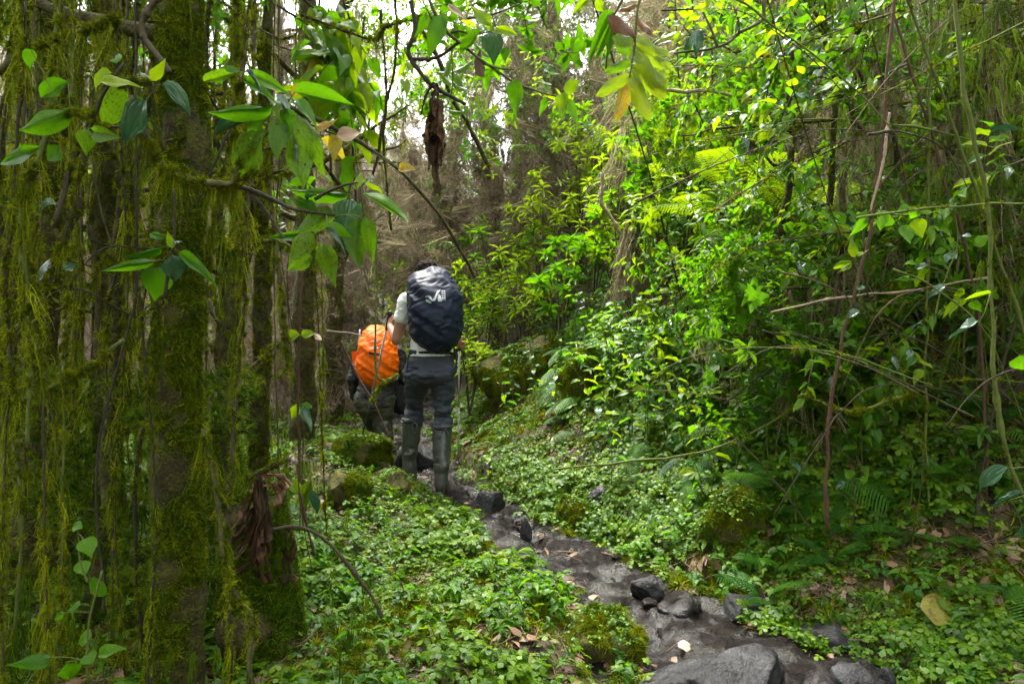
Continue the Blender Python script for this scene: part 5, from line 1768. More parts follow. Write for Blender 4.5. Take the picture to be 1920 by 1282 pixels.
# fallen leaves
def fallen(px, py, L, W, label, mat, ang, tilt=.25, shape='ovate2'):
    p = hit(px, py) + np.array([0, 0, .04 if L < .15 else .10])
    o = link('fallen_leaf', leaf_mesh(shape, mat))
    d = np.array([math.cos(ang), math.sin(ang), 0.05])
    x, y, z = leaf_axes(d, [U(-.2, .2), -tilt, 1])
    p = p - y * L * .5
    o.matrix_world = Matrix(((x[0] * W / 2, y[0] * L, z[0] * L, p[0]), (x[1] * W / 2, y[1] * L, z[1] * L, p[1]), (x[2] * W / 2, y[2] * L, z[2] * L, p[2]), (0, 0, 0, 1)))
    return tag(o, label, 'leaf', 'fallen leaves')


fallen(1770, 1185, .18, .14, 'big yellow and brown fallen leaf by the right edge', 'leaf_yellow', -.3, .9)
fallen(1290, 1225, .10, .06, 'pale cream fallen leaf on the edge of the large grey rock', 'leaf_pale', .4)
fallen(1187, 884, .13, .05, 'pale folded fallen leaf on the herb bank', 'leaf_pale', .2, .4)
fallen(892, 896, .13, .06, 'light brown fallen leaf beside the boots', 'leaf_pale', .6, .4)
fallen(950, 1058, .06, .04, 'small orange-yellow leaf near the trail bend', 'leaf_yellow', .8)
fallen(835, 1160, .05, .035, 'small pinkish fallen leaf among the clover', 'leaf_pale', 1.2)
fallen(1830, 1200, .12, .06, 'pale pink fallen leaf beside the big yellow leaf', 'leaf_pale', .1)
fallen(1890, 1190, .10, .05, 'pale green fallen leaf in the bottom right corner', 'leaf', 1.0)
fallen(730, 1200, .07, .04, 'small brown fallen leaf in the bottom herbs', 'leaf_brown', 2.0)
fallen(1000, 1210, .09, .05, 'dark brown upright dead leaf in the bottom herbs', 'leaf_brown', 1.4, .8)
fallen(1545, 965, .10, .06, 'brown fallen leaf under the dark hollow', 'leaf_brown', .3)
fallen(1110, 740, .07, .06, 'whitish leaf shining on the far bank', 'leaf_pale', .3, .9)

def ribbon(mb, pts, w, seed, turns=1.2, cup=.8):
    """a withered strip: thin, cupped, twisted, with ragged edges"""
    n = len(pts)
    t, a, b = frames(pts)
    ang = np.linspace(0, turns * 6.28, n) + seed
    nz_ = vnoise(np.stack([np.linspace(0, 9, n), np.full(n, seed), np.zeros(n)], -1))
    k = 7
    v = []
    for j, q in enumerate(np.linspace(-1, 1, k)):
        rag = 1 + .45 * vnoise(np.stack([np.linspace(0, 22, n), np.full(n, seed + j * .3), np.full(n, 3.)], -1))
        th = ang + q * cup * (1 + nz_)
        d = np.cos(th)[:, None] * a + np.sin(th)[:, None] * b
        v.append(pts + d * (np.abs(q) ** .8 * w * rag)[:, None] * (1 if q >= 0 else -1))
    v = np.stack(v, 1).reshape(-1, 3)
    i = np.arange(n - 1)[:, None] * k
    j = np.arange(k - 1)[None]
    q = np.stack([i + j, i + j + 1, i + k + j + 1, i + k + j], -1).reshape(-1, 4)
    luv = np.stack([np.repeat(np.linspace(0, 1, n), k), np.tile(np.linspace(-1, 1, k), n), np.full(n * k, (seed * .37) % 1)], -1)
    mb.add(v, q, luv)


# the shrivelled leaf hanging in the gap
t = thing('dead_leaf', P(815, 165, 2.3), 'shrivelled dark brown dead leaf hanging from a liana', 'leaf')
dz = lambda pts: [P(*zT(x, y), 2.28 + U(-.01, .01)) for x, y in pts]
for nm, pts, r0, r1 in (('stalk', [(100, 718), (118, 650), (145, 580), (180, 545), (205, 565), (205, 620), (190, 680)], .004, .008),
                        ('lobe', [(190, 560), (175, 640), (185, 720), (165, 800), (150, 900), (155, 980), (145, 1080)], .010, .006),
                        ('lobe', [(195, 640), (205, 740), (200, 860), (185, 960), (180, 1080), (200, 1180), (208, 1250)], .013, .004),
                        ('lobe', [(205, 680), (215, 780), (225, 880), (235, 960), (225, 1040)], .010, .006),
                        ('lobe', [(180, 740), (160, 840), (165, 920), (170, 1040)], .013, .007), ('lobe', [(190, 700), (185, 820), (190, 920), (205, 1050)], .016, .008)):
    m = MB()
    q = spline(dz(pts), 46)
    if nm == 'stalk':
        tube(m, q, np.linspace(r0, r1, 46) * .6, 7, True, .5)
    for e_ in range(1 if nm == 'stalk' else 3):
        ribbon(m, q + R.normal(0, .004, 3), np.linspace(r0, r1, 46) * (1.5 if nm == 'lobe' else .8) * (.35 + np.sin(np.linspace(.2, 3.1, 46))), pts[1][1] * .1 + e_ * 2.1, U(.5, 1.3), .7)
    build(m, nm, M['dead'], t)

# brown dead fronds hanging over the mossy stump on the left
sp_ = P(480, 1080, 2.7)
g0 = gz1(sp_[0], sp_[1])
t = thing('stump', [sp_[0], sp_[1], g0], 'mossy stump under the brown dead fronds', 'stump')
q = wavy([sp_[0], sp_[1] + .05, g0 - .1], [sp_[0] - .02, sp_[1] + .08, CAM_Z - (930 - 641) / FOC * 2.7], 16, .02)
m = MB()
tube(m, q, np.linspace(.17, .08, 16), 18, True, .6, 4)
build(m, 'trunk', M['bark_moss'], t)
p, nn = along(q, 3400, np.linspace(.18, .085, 16))
ok = fbm(p * 7, 3) > -.4
scatter('moss', 'moss_green', p[ok], orient(nn[ok], R.uniform(0, 6.28, ok.sum())), R.uniform(.7, 1.4, ok.sum()), t)
p, nn = along(q, 90, np.linspace(.18, .085, 16))
scatter('hanging_moss', 'moss_hang', p, spin(len(p)), R.uniform(.4, .9, len(p)), t)
t = thing('dead_fronds', P(480, 900, 2.6), 'brown dead fronds drooping over the mossy stump', 'frond')
zD = zoomer(400, 780, 3.053)
for k, pts in enumerate(([(250, 360), (235, 480), (230, 600), (200, 720), (120, 800)], [(255, 365), (260, 500), (255, 640), (225, 780), (130, 890)], [(260, 370), (285, 520), (290, 660), (305, 770)], [(250, 370), (215, 500), (180, 590), (90, 690)],
                         [(258, 370), (275, 560), (250, 720), (240, 880)], [(262, 375), (295, 480), (310, 640), (280, 760)], [(290, 360), (340, 340), (400, 350), (440, 400)], [(300, 390), (350, 390), (375, 430), (380, 500)], [(420, 650), (440, 720), (420, 830), (430, 940)], [(270, 700), (290, 820), (300, 960)])):
    m = MB()
    q = spline([P(*zD(*a), 2.52 + U(-.05, .04)) for a in pts], 40)
    n = len(q)
    w = .011 * (1 + .5 * np.sin(np.linspace(0, 12, n) + k)) * np.linspace(.7, 1.3, n)
    for e_ in range(3):
        ribbon(m, q + R.normal(0, .008, 3), w * 1.0, k * 3.3 + e_ * 1.7, U(.6, 1.6), .7)
    build(m, 'frond', M['dead'] if k not in (6, 7) else M['leaf_brown'], t)

# ------------------------------------------------------------------ shrubs, herbs and ferns
def nettle(x, y, h, leaf_objs=True, text='upright herb with ovate leaves', mats=('leaf', 'leaf_gloss', 'leaf_bright'), pr=(.5, .25, .25), L0=.075, group='upright leafy herbs', lean=.15, name='leafy_herb'):
    g = gz1(x, y)
    t = thing(name, [x, y, g], '', 'plant', group)
    top = np.array([x + R.normal(0, lean) * h - .12 * h, y - .10 * h + R.normal(0, lean) * h, g + h])
    pts = spline([[x, y, g - .02], [x + U(-.03, .03), y, g + h * .5], top], 16)
    m = MB()
    tube(m, pts, np.linspace(.004, .0015, 16), 5, False)
    build(m, 'stem', M['stem_green'], t)
    n = max(4, int(h / .075))
    f = MB()
    for k in range(n):
        u = .25 + .75 * (k + 1) / n
        b = pts[min(15, int(u * 15))]
        a = k * 1.571 + U(-.3, .3)
        for s in (0, np.pi):
            if R.random() < .12:
                continue
            L = L0 * U(.7, 1.25) * (1.0 - .55 * (u > .93))
            el = U(-.55, .25) if u < .93 else U(.2, .8)
            d = np.array([math.cos(a + s), math.sin(a + s), el])
            nn = np.array([-d[0] * .3 + U(-.3, .3), -d[1] * .3 - .15 + U(-.3, .3), 1])
            b2 = b + unit(d) * .012
            if leaf_objs:
                leaf_obj(t, b2, d, nn, L, L * U(.5, .62), 'ovate' if R.random() < .5 else 'ovate2', mats[int(R.choice(len(mats), p=pr))])
            else:
                leaf_add(f, b2, d, nn, L, L * .55, 's_ovate')
    if not leaf_objs:
        build(f, 'foliage', M[mats[0]], t, kind='stuff')
    label_later(t, text, [top[0], top[1], g + h * .7])
    return t


def lance_shrub(x, y, h, text='shrub with rosettes of lance-shaped leaves', objs=False, L0=.15, mat='leaf_bright', nst=5, group='shrubs with lance leaves'):
    g = gz1(x, y)
    t = thing('shrub', [x, y, g], '', 'shrub', group)
    m, f = MB(), MB()
    for s in range(nst):
        a = U(0, 6.28)
        hh = h * U(.55, 1)
        e = np.array([x + math.cos(a) * U(.1, .45) * h * .5, y + math.sin(a) * .3 * h * .5, g + hh])
        pts = spline([[x, y, g - .02], [x * .6 + e[0] * .4, y * .6 + e[1] * .4, g + hh * .55], e], 14)
        m = MB()
        tube(m, pts, np.linspace(.012, .004, 14), 5, False)
        build(m, 'stem', M['bark'], t)
        tips = [(pts[-1], 12, 1.0)]
        for _ in range(3):
            i = int(U(.45, .9) * 13)
            b = pts[i] + np.array([U(-.22, .22), U(-.2, .2), U(.05, .2)])
            tube(m, [pts[i], b], [.004, .002], 4, False)
            tips.append((b, 9, .85))
        for b, n, sc in tips:
            a0 = U(0, 6.28)
            for k in range(n):
                a = a0 + k * 2.4
                el = 1.1 - 1.7 * k / n
                d = np.array([math.cos(a), math.sin(a), el])
                L = L0 * sc * U(.7, 1.1) * (.6 if k < 2 else 1)
                bb = b - np.array([0, 0, .008 * k])
                nn = [-d[0] * el, -d[1] * el, 1]
                if objs:
                    leaf_obj(t, bb, d, nn, L, L * .27, 'lance' if R.random() < .6 else 'lance2', mat if R.random() < .65 else 'leaf')
                else:
                    leaf_add(f, bb, d, nn, L, L * .27, 's_lance')
    if not objs:
        build(f, 'foliage', M[mat], t, kind='stuff')
    label_later(t, text, [x, y, g + h * .75])
    return t


def leafy_branch(ctrl, text, L0=.085, n=26, mats=('leaf', 'leaf_bright', 'leaf_gloss'), pr=(.45, .45, .1), r=.006, group='leafy branches of the right side', objs=True, side=4):
    pts = spline(ctrl, 40)
    t = thing('leafy_branch', pts[0], '', 'branch', group)
    m = MB()
    tube(m, pts, np.linspace(r, .002, 40), 6, True, .15)
    build(m, 'twig', M['liana'], t)
    axes = [pts]
    for _ in range(side):
        i = int(U(.25, .9) * 39)
        d = unit(pts[min(39, i + 1)] - pts[i]) * .5 + R.normal(0, .55, 3)
        q = spline([pts[i], pts[i] + d * .16, pts[i] + d * .32 + [0, 0, -.06]], 14)
        m = MB()
        tube(m, q, np.linspace(r * .5, .0012, 14), 5, False)
        build(m, 'twig', M['liana'], t)
        axes.append(q)
    for ax in axes:
        nn_ = n if ax is pts else n // 3
        T = unit(np.gradient(ax, axis=0))
        for k in range(nn_):
            u = .12 + .88 * (k + U(.1, .9)) / nn_
            i = min(len(ax) - 1, int(u * (len(ax) - 1)))
            sd = unit(np.cross(T[i], [0, 0, 1])) * (1 if k % 2 else -1)
            d = T[i] * U(.3, .8) + sd * U(.5, 1) + np.array([U(-.2, .2), U(-.2, .2), U(-.5, .35)])
            L = L0 * U(.65, 1.15)
            leaf_obj(t, ax[i], d, np.array([U(-.35, .35), U(-.5, .2), 1]), L, L * U(.42, .54), 'ovate' if R.random() < .6 else 'ovate2', mats[int(R.choice(len(mats), p=pr))])
    label_later(t, text, pts[24])
    return t


def frond_mesh(n=18, mat='fern', width=.32, curve=.45):
    mb = MB()
    s = np.linspace(0, 1, 14)
    rach = np.stack([0 * s, s * (1 - .12 * s), curve * (s * .9 - s ** 2 * 1.15)], -1)
    tube(mb, rach, np.linspace(.008, .002, 14), 4, False, rnd=.1)
    for k in range(n):
        u = .14 + .86 * k / n
        i = u * 13
        b = rach[int(i)] + (rach[min(13, int(i) + 1)] - rach[int(i)]) * (i - int(i))
        L = width * math.sin(math.pi * min(1, (.16 + .84 * (1 - u)))) ** .8 * (1.0 if u > .25 else .85)
        for sgn in (-1, 1):
            a = .35
            d = np.array([sgn * math.cos(a), math.sin(a), -.25])
            y = np.array([-sgn * math.sin(a), math.cos(a), 0])
            seg = 8
            pp, qq = [], []
            for j in range(seg + 1):     # toothed pinna
                v = j / seg
                c = b + d * L * v + np.array([0, 0, -.2 * L * v * v])
                w = .017 * (1 - v) ** .6 * (1.15 if j % 2 else .55) + .0015
                pp += [c - y * w, c + y * w]
                if j:
                    o = 2 * (j - 1)
                    qq.append([o, o + 1, o + 3, o + 2])
            mb.add(pp, np.array(qq), np.tile([[u, .5, .1]], (len(pp), 1)))
    return mb.mesh('frond', M[mat])


FROND = [frond_mesh(19, 'fern', .30, .55), frond_mesh(21, 'fern', .24, .4), frond_mesh(18, 'leaf_bright', .30, .6)]
proto_collection('frond', FROND[:2])


def fern(x, y, L, n=7, text='fern with arching fronds', bright=False, z=None):
    g = gz1(x, y) if z is None else z
    t = thing('fern', [x, y, g], '', 'fern', 'ferns on the bank')
    a0 = U(0, 6.28)
    for k in range(n):
        a = a0 + k * 6.283 / n + U(-.3, .3)
        el = U(.25, .85)
        d = np.array([math.cos(a) * math.cos(el), math.sin(a) * math.cos(el), math.sin(el)])
        x_, y_, z_ = leaf_axes(d, [0, 0, 1])
        l = L * U(.7, 1.15)
        o = link('frond', FROND[2 if bright else int(R.integers(0, 2))], t)
        o.matrix_local = Matrix(((x_[0] * l, y_[0] * l, z_[0] * l, 0), (x_[1] * l, y_[1] * l, z_[1] * l, 0), (x_[2] * l, y_[2] * l, z_[2] * l, 0), (0, 0, 0, 1)))
    label_later(t, text, [x, y, g + L * .4])
    return t


# the bank of ovate-leaved herbs in the middle right
for k in range(46):
    d = U(3.9, 5.6)
    px = R.normal(1330, 95)
    x = (px - 960) / FOC * d
    nettle(x, d, U(.55, .95) * (1 if d > 4.4 else .75), L0=.085, pr=(.44, .08, .48))
for k in range(20):
    d = U(3.2, 5.0)
    px = U(1420, 1900)
    x = (px - 960) / FOC * d
    nettle(x, d, U(.35, .8), mats=('leaf', 'leaf_gloss'), pr=(.8, .2), text='dark herb with paired leaves', group='dark herbs in the hollow')
for k in range(18):
    d = U(5.2, 7.5)
    px = U(900, 1180)
    x = (px - 960) / FOC * d
    nettle(x, d, U(.3, .7), text='low herb with paired leaves', group='low herbs on the far bank')
for k in range(24):
    q = hit(U(560, 1080), U(880, 1270))
    if abs(q[0] - float(pcx(q[1]))) > float(pw(q[1])) * 1.1:
        nettle(q[0], q[1], U(.08, .2), L0=.045, text='tiny leafy herb', group='tiny herbs in the clover', mats=('leaf', 'leaf_bright'), pr=(.6, .4))
# bright shrubs with lance leaves further back
LS = [(860, 9.2, 1.6), (905, 8.4, 1.5), (880, 7.6, 1.1), (940, 8.8, 1.9), (985, 7.9, 1.5), (1020, 8.6, 2.2), (1050, 7.2, 1.5), (1085, 9.0, 2.3), (1110, 7.6, 1.9), (1150, 8.2, 2.0), (1165, 6.8, 1.3), (1210, 7.6, 1.9), (1240, 6.6, 1.4),
      (1280, 7.0, 1.8), (1320, 6.2, 1.5), (1350, 6.8, 1.9), (1400, 6.2, 1.7), (1440, 6.6, 1.9), (1500, 6.2, 1.6), (1560, 6.5, 1.8), (790, 10.5, 1.7), (640, 9.5, .8), (745, 9.2, .9), (1010, 10.0, 2.8), (1190, 9.6, 2.6), (1290, 8.6, 2.4), (1380, 8.0, 2.2), (1480, 7.8, 2.0)]
for i, (px, d, h) in enumerate(LS):
    lance_shrub((px - 960) / FOC * d, d, h, objs=d < 7.3, L0=U(.13, .18), mat='leaf_bright' if i % 3 else 'leaf', nst=4 if d < 7.3 else 6)
# leafy branches reaching in from the right
LB = [([(1560, 30), (1480, 90), (1420, 190), (1380, 300)], 3.4), ([(1640, 60), (1540, 130), (1470, 210), (1400, 260)], 3.6), ([(1500, 0), (1450, 120), (1430, 240), (1420, 340)], 3.8), ([(1700, 120), (1600, 170), (1500, 200), (1440, 250)], 3.3),
      ([(1600, 260), (1520, 300), (1440, 330), (1380, 400)], 3.8), ([(1560, 380), (1480, 400), (1400, 440), (1330, 520)], 4.0), ([(1380, 60), (1330, 130), (1290, 180), (1270, 260)], 4.6), ([(1300, 190), (1330, 260), (1350, 340), (1340, 420)], 4.8),
      ([(1740, 0), (1640, 60), (1560, 70), (1480, 60)], 3.5), ([(1540, 480), (1460, 500), (1400, 560), (1340, 600)], 3.9), ([(1660, 400), (1580, 440), (1500, 500), (1440, 560)], 3.6), ([(1920, 300), (1850, 330), (1780, 380), (1730, 450)], 3.1),
      ([(1900, 60), (1820, 100), (1740, 180), (1690, 260)], 3.6), ([(1250, 330), (1220, 400), (1210, 470), (1230, 540)], 5.4), ([(1430, 620), (1500, 640), (1570, 690), (1620, 760)], 3.5), ([(1800, 560), (1740, 600), (1680, 660), (1640, 740)], 3.3),
      ([(1460, 300), (1500, 360), (1560, 390), (1620, 380)], 4.2), ([(1240, 20), (1330, 20), (1400, 50), (1470, 40)], 4.0)]
for pts, d in LB:
    leafy_branch(V(pts, d + U(-.1, .1)), 'arching branch of bright ovate leaves', n=24, L0=U(.075, .1))
for pts, d in (([(560, -10), (610, 40), (640, 110), (650, 190)], 2.9), ([(640, -10), (660, 60), (650, 140), (690, 220)], 3.6), ([(520, 10), (590, 60), (620, 130), (600, 200)], 3.2), ([(880, -10), (830, 20), (790, 40), (770, 80)], 5.5)):
    leafy_branch(V(pts, d), 'drooping branch of long narrow leaves', n=22, L0=.15, mats=('leaf', 'leaf_bright', 'leaf_yellow'), pr=(.5, .42, .08), group='drooping branches at the gap')
# ferns
for px, py, L, n, br in ((1390, 370, .55, 5, True), (1500, 395, .5, 5, True), (1330, 400, .5, 4, True)):
    q = P(px, py, 4.6)
    fern(q[0], q[1], L, n, 'bright arching fern', True, q[2] - .05)
for k in range(26):
    d = U(3.3, 4.8)
    px = U(1400, 1900)
    fern((px - 960) / FOC * d, d, U(.2, .34), int(R.integers(5, 9)), 'dark green fern')
for px, py, L in ((1560, 1060, .22), (1845, 1040, .25), (1700, 1010, .22), (1790, 1110, .2), (540, 990, .3), (500, 930, .3), (470, 860, .25), (1530, 1000, .22), (440, 760, .3), (1240, 800, .25)):
    q = hit(px, py)
    fern(q[0], q[1], L, 6, 'small fern close to the ground')

# ------------------------------------------------------------------ ground cover
def seedling():
    mb = MB()
    h = U(.03, .08)
    tube(mb, [[0, 0, 0], [U(-.01, .01), U(-.01, .01), h]], [.0012, .0008], 3, False, rnd=.3)
    a0, r = U(0, 6.28), R.random() * .5
    for k in range(6):
        a = a0 + k * 2.2
        leaf_add(mb, [0, 0, h * (.6 + .08 * k)], [math.cos(a), math.sin(a), U(-.3, .4)], [U(-.3, .3), U(-.3, .3), 1], U(.025, .045), U(.014, .024), 's_ovate_b' if k % 2 else 's_ovate', r + U(0, .2))
    return mb


proto_collection('seedling', [seedling().mesh('seedling', M['leaf']) for _ in range(5)])


def spread(n, x0, x1, y0, y1, dens, size, near=3.2):
    out, tot = [], 0
    while tot < n:
        k = 20000
        x, y = R.uniform(x0, x1, k), R.uniform(y0, y1, k)
        pr = np.minimum(1, (near / np.maximum(y, .5)) ** 1.6) * dens(x, y)
        inside = np.abs(x) < y * .85 + .5
        ok = (R.random(k) < pr) & inside
        out.append(np.stack([x[ok], y[ok]], -1))
        tot += ok.sum()
    p = np.vstack(out)[:n]
    return np.concatenate([p, gtop(p[:, 0], p[:, 1])[:, None]], 1)


def gnormal(p):
    e = .04
    gx = ground(p[:, 0] + e, p[:, 1]) - ground(p[:, 0] - e, p[:, 1])
    gy = ground(p[:, 0], p[:, 1] + e) - ground(p[:, 0], p[:, 1] - e)
    return unit(np.stack([-gx / (2 * e), -gy / (2 * e), np.ones(len(p))], -1))


def off_path(x, y, edge=.95):
    return np.clip((np.abs(x - pcx(y)) / pw(y) + .8 * fbm(np.stack([x * 6, y * 6, 0 * x], -1), 2) - edge) * 6, 0, 1)


def cover(name, proto, n, dens, smin, smax, tilt=.6, x0=-5, x1=4.5, y0=1.3, y1=9.0, lift=0.0, label=None, cat=None, near=3.2):
    p = spread(n, x0, x1, y0, y1, dens, 1, near)
    nn = gnormal(p)
    nn = unit(nn * tilt + np.array([0, 0, 1 - tilt]) + R.normal(0, .08, (len(p), 3)))
    p[:, 2] += lift
    sc = R.uniform(smin, smax, len(p)) * np.clip(1 + 1.3 * fbm(p * np.array([2.3, 2.3, 0]) + smax * 7, 3), .5, 1.4)
    o = scatter(name, proto, p, orient(nn, R.uniform(0, 6.28, len(p))), sc, None, 'stuff')
    return tag(o, label, cat)


nz = lambda x, y, f, o: fbm(np.stack([x * f, y * f, 0 * x + o], -1), 3)
cover('clover', 'clover', 4200, lambda x, y: off_path(x, y) * np.clip(.26 + 4.0 * nz(x, y, 1.9, 0), 0.015, 1) * np.clip(.30 + 4.0 * nz(x, y, 4.0, 7), .02, 1), .5, 1.6, label='carpet of small clover-like herbs either side of the trail', cat='ground cover')
cover('bank_clover', 'clover', 2600, lambda x, y: off_path(x, y) * ((x - pcx(y)) > 0) * ((x - pcx(y) - pw(y)) < 1.7) * np.clip(.6 + 2.2 * nz(x, y, 2.2, 61), .08, 1), .6, 1.5, .8, -2, 4, 2.2, 8.5, label='clover-like herbs running up the right bank', cat='ground cover', near=4.5)
cover('bank_moss', 'moss', 3000, lambda x, y: off_path(x, y) * ((x - pcx(y)) > 0) * ((x - pcx(y) - pw(y)) < 1.7) * np.clip(.5 + 2.2 * nz(x, y, 1.8, 91), .05, 1), .8, 1.7, 1.0, -2, 4, 2.2, 8.5, label='moss patches on the right bank', cat='moss', near=4.5)
cover('geranium', 'geranium', 2300, lambda x, y: off_path(x, y) * np.clip(.2 + 2.5 * nz(x, y, 1.1, 9), .03, 1), .9, 1.7, label='larger lobed herbs scattered through the clover', cat='ground cover')
cover('moss_carpet', 'moss', 15000, lambda x, y: off_path(x, y, .8) * np.clip(.45 - 3.0 * nz(x, y, 1.9, 0), .06, 1), .8, 2.0, 1.0, label='yellow-green moss covering the ground', cat='moss')
cover('grass', 'grass', 1500, lambda x, y: off_path(x, y, .8) * np.clip(nz(x, y, 1.5, 33) * 3, .02, 1), .5, 1.2, label='scattered tufts of grass by the trail', cat='grass')
cover('leaf_litter', 'litter', 7000, lambda x, y: .07 + .93 * off_path(x, y, .85), .6, 1.6, 1.0, lift=.003, label='brown leaf and twig litter on the soil', cat='litter')
cover('green_moss', 'moss_green', 6000, lambda x, y: off_path(x, y, .85) * np.clip(.2 + 2.4 * nz(x, y, 2.3, 51), .02, 1), .7, 1.5, 1.0, label='dark green moss between the herbs', cat='moss')
cover('seedlings', 'seedling', 2600, lambda x, y: off_path(x, y) * np.clip(.3 + 2.5 * nz(x, y, 1.9, 71), .03, 1), .6, 1.4, label='small broad-leaved seedlings among the clover', cat='ground cover')
cover('small_fronds', 'frond', 420, lambda x, y: off_path(x, y) * np.clip(nz(x, y, 1.2, 81) * 3, .01, 1), .07, .16, .4, label='tiny fern fronds among the clover', cat='ground cover')
# undergrowth too thick to count: bank, hollow and hillside
cover('bank_undergrowth', 'dark_spray', 1700, lambda x, y: ((x - pcx(y)) > pw(y) + 1.0) * np.clip(.5 + 1.5 * nz(x, y, .8, 3), .08, 1), .5, 1.1, .5, 0.5, 6, 2.6, 9, label='thick leafy undergrowth over the right bank', cat='undergrowth', near=6)
cover('fern_undergrowth', 'frond', 1500, lambda x, y: ((x - pcx(y)) > pw(y) + .7) * np.clip(.3 + 2 * nz(x, y, .9, 13), .05, 1), .15, .35, .4, 0.5, 6, 2.6, 9, label='fern fronds filling the right bank', cat='undergrowth', near=6)
cover('brushwood', 'twigs', 1500, lambda x, y: ((x - pcx(y)) > pw(y) + 1.1) * 1.0, .5, 1.0, .3, 0.5, 7, 3.2, 12, label='dry brushwood behind the shrubs of the right bank', cat='undergrowth', near=9)
cover('left_undergrowth', 'moss_hang_green', 1500, lambda x, y: ((pcx(y) - x) > pw(y) + 1.0) * np.clip(.5 + 1.5 * nz(x, y, .9, 5), .05, 1), .4, 1.0, .3, -6, 0, 2.0, 9, lift=.2, label='mossy low growth between the trunks', cat='undergrowth', near=6)


def hill(name, proto, n, smin, smax, hmax, label, x0, x1, y0, y1):
    x, y = R.uniform(x0, x1, n), R.uniform(y0, y1, n)
    z = ground(x, y) + R.random(n) ** 1.5 * hmax
    p = np.stack([x, y, z], -1)
    gap = np.abs(960 + x / y * FOC - 765) < 75
    p = p[~(gap & (z > CAM_Z + (641 - 330) / FOC * y))]
    o = scatter(name, proto, p, orient(unit(R.normal(0, .6, (len(p), 3)) + [0, 0, 1]), R.uniform(0, 6.28, len(p))), R.uniform(smin, smax, len(p)), None, 'stuff')
    tag(o, label, 'undergrowth')


hill('hillside_heath', 'heath', 3200, 1.5, 3.6, 2.6, 'grey-green heath covering the hillside beyond', -16, 16, 11, 30)
hill('hillside_brush', 'twigs', 3200, 1.2, 2.6, 2.2, 'brown brush covering the hillside beyond', -14, 14, 9.5, 26)
hill('hillside_leaves', 'bright_spray', 1100, 1.0, 2.0, 1.8, 'bright leaves dotted over the hillside beyond', -10, 12, 9.5, 20)
hill('thicket', 'twigs', 1500, .8, 1.6, 2.0, 'brown twiggy thicket behind the left trunks', -9, -1.9, 7, 12)


# leaves woven through the tangle on the right, and unseen foliage added overhead and behind the viewpoint to block sky light
def fill(name, proto, n, fn, smin, smax, label, up=.5):
    p = fn(n)
    o = scatter(name, proto, p, orient(unit(R.normal(0, .7, (len(p), 3)) + [0, 0, up]), R.uniform(0, 6.28, len(p))), R.uniform(smin, smax, len(p)), None, 'stuff')
    tag(o, label, 'foliage')


def in_view(px0, px1, py0, py1, d0, d1, thr=-.05, f=1.4, keep=()):
    def fn(n):
        k = n * 4
        d = R.uniform(d0, d1, k)
        px, py = R.uniform(px0, px1, k), R.uniform(py0, py1, k)
        p = np.stack([(px - 960) / FOC * d, d, CAM_Z - (py - 641) / FOC * d], -1)
        ok = (p[:, 2] > ground(p[:, 0], p[:, 1])) & (fbm(p * f, 3) > thr)
        for c, w, dm in keep:            # leave the view of a trunk open
            ok &= ~((np.abs(px - c) < w) & (d < dm))
        return p[ok][:n]
    return fn


def box(x0, x1, y0, y1, z0, z1, clear=0.0):
    def fn(n):
        p = np.stack([R.uniform(x0, x1, n), R.uniform(y0, y1, n), R.uniform(z0, z1, n)], -1)
        return p[p[:, 2] > np.where(p[:, 1] > 0, CAM_Z + .53 * p[:, 1] + clear, -9)]
    return fn


fill('tangle_foliage', 'dark_spray', 480, in_view(1330, 1760, -40, 860, 3.5, 6.5, -.1), .45, 1.0, 'small leaves woven through the vine tangle')
fill('thicket_foliage', 'bright_spray', 300, in_view(1180, 1650, 120, 600, 4.8, 8.0), .45, 1.0, 'bright leaves woven through the thicket')
fill('slope_foliage', 'bright_spray', 230, in_view(840, 1280, 60, 600, 7.4, 10.5, -.02, 1.1), .5, 1.1, 'bright leaves over the slope beyond the walkers')
fill('top_heath', 'heath', 300, in_view(850, 1240, -90, 130, 9, 14, -.3, .8), 1.2, 2.2, 'heath sprays along the top of the view')
fill('far_heath', 'heath', 900, in_view(830, 1480, -60, 330, 9, 14, -.1, .8), 1.2, 2.2, 'grey-green heath closing the view at the top')
fill('far_brush', 'twigs', 380, in_view(840, 1350, 120, 600, 8.6, 12, -.2, .8), .9, 1.6, 'brown tangled brush behind the bright shrubs')
fill('top_lichen', 'lichen', 260, in_view(1150, 1750, -60, 330, 6.0, 9.0, -.05, 1.0), .6, 1.2, 'grey lichen veiling the branches at the top')
fill('far_lichen', 'lichen', 500, in_view(560, 1350, 60, 560, 8.6, 12, -.1, .8), .7, 1.4, 'grey lichen hanging in the brush beyond the walkers')
fill('gap_foliage', 'bright_spray', 150, in_view(640, 900, -40, 260, 5.5, 9, 0, .9), .5, 1.0, 'pale leaves hanging in the bright gap')
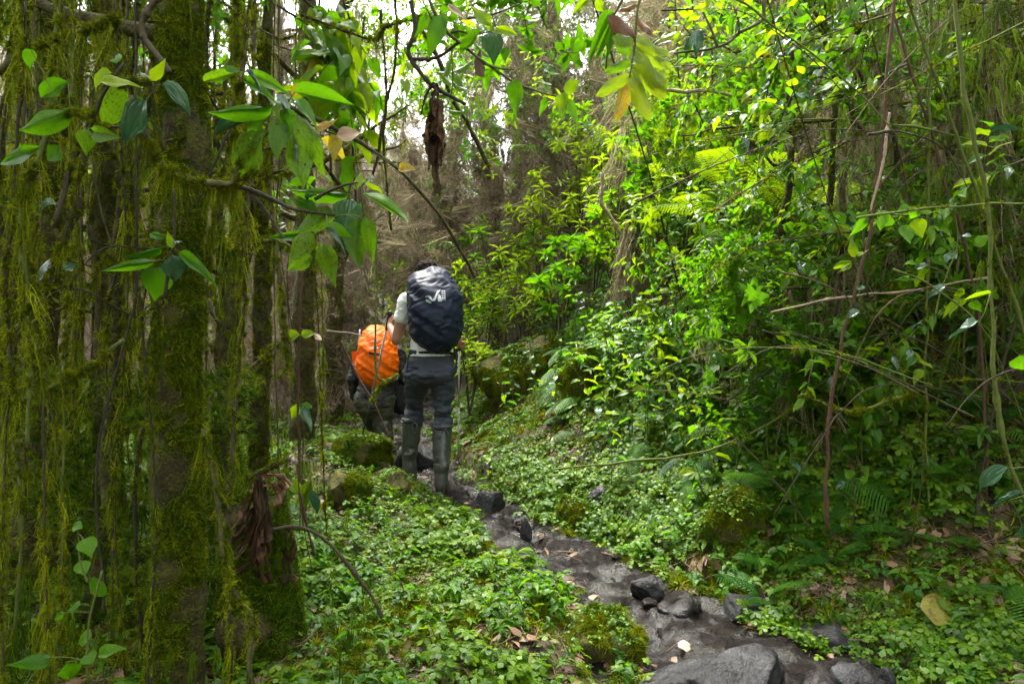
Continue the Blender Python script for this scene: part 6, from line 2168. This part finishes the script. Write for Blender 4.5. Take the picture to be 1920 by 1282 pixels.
fill('gap_heath', 'heath', 240, in_view(640, 900, -40, 330, 10, 16, -.05, .7), 1.0, 2.0, 'thin heath sprays crossing the bright gap')
fill('moss_curtain', 'moss_hang', 380, in_view(-120, 450, -20, 1000, 3.4, 6.0, .02, 1.6), .5, 1.2, 'hanging moss filling the space between the left trunks', 3)
fill('moss_curtain', 'moss_hang_green', 420, in_view(-120, 450, -20, 1100, 3.2, 5.5, .02, 1.6), .5, 1.2, 'green hanging moss between the left trunks', 3)
fill('moss_bushes', 'moss_green', 2600, in_view(-150, 480, 700, 1290, 2.7, 4.5, .04, 3.0), .6, 1.5, 'mossy low growth hiding the ground at the left')
fill('overhang_foliage', 'dark_spray', 300, in_view(1300, 1960, 400, 700, 3.4, 4.3, -.1, 1.6), .45, .85, 'leafy overhang above the dark hollow of the right bank')
fill('edge_foliage', 'dark_spray', 130, in_view(1720, 2020, -40, 860, 3.5, 6.0, 0), .45, .9, 'few leaves in the vines at the right edge')
fill('tangle_moss', 'moss_hang_green', 420, in_view(1560, 2020, -40, 860, 3.0, 5.5, 0, 1.2), .5, 1.2, 'moss hanging from the vines of the right tangle', 3)
fill('tangle_lichen', 'lichen', 160, in_view(1450, 2020, -40, 560, 4.0, 6.5, 0, 1.2), .4, .9, 'grey lichen hanging in the right tangle', 3)
fill('sunshade', 'dark_spray', 240, box(-6.5, -.9, .4, 3.6, 2.6, 6.0, .15), 1.2, 2.2, 'leafy canopy added unseen overhead beside the thick trunk')  # this and the next two: sprays added above the frame to shade both sides
fill('sunshade', 'dark_spray', 480, box(-7.5, -2.7, 3.6, 9, 3.2, 7.0, .15), 1.2, 2.2, 'leafy canopy added unseen over the left of the trail')
fill('sunshade', 'dark_spray', 380, box(2.4, 6.5, .4, 6, 2.6, 6, .15), 1.2, 2.2, 'leafy canopy added unseen over the right bank')
fill('forest', 'dark_spray', 1000, box(-6, 6, -5, -1.2, -.2, 5.5), 1.6, 2.8, 'dense forest foliage added unseen behind the viewpoint to block light')  # unseen foliage added to keep flat sky light off the fronts




finish_labels()
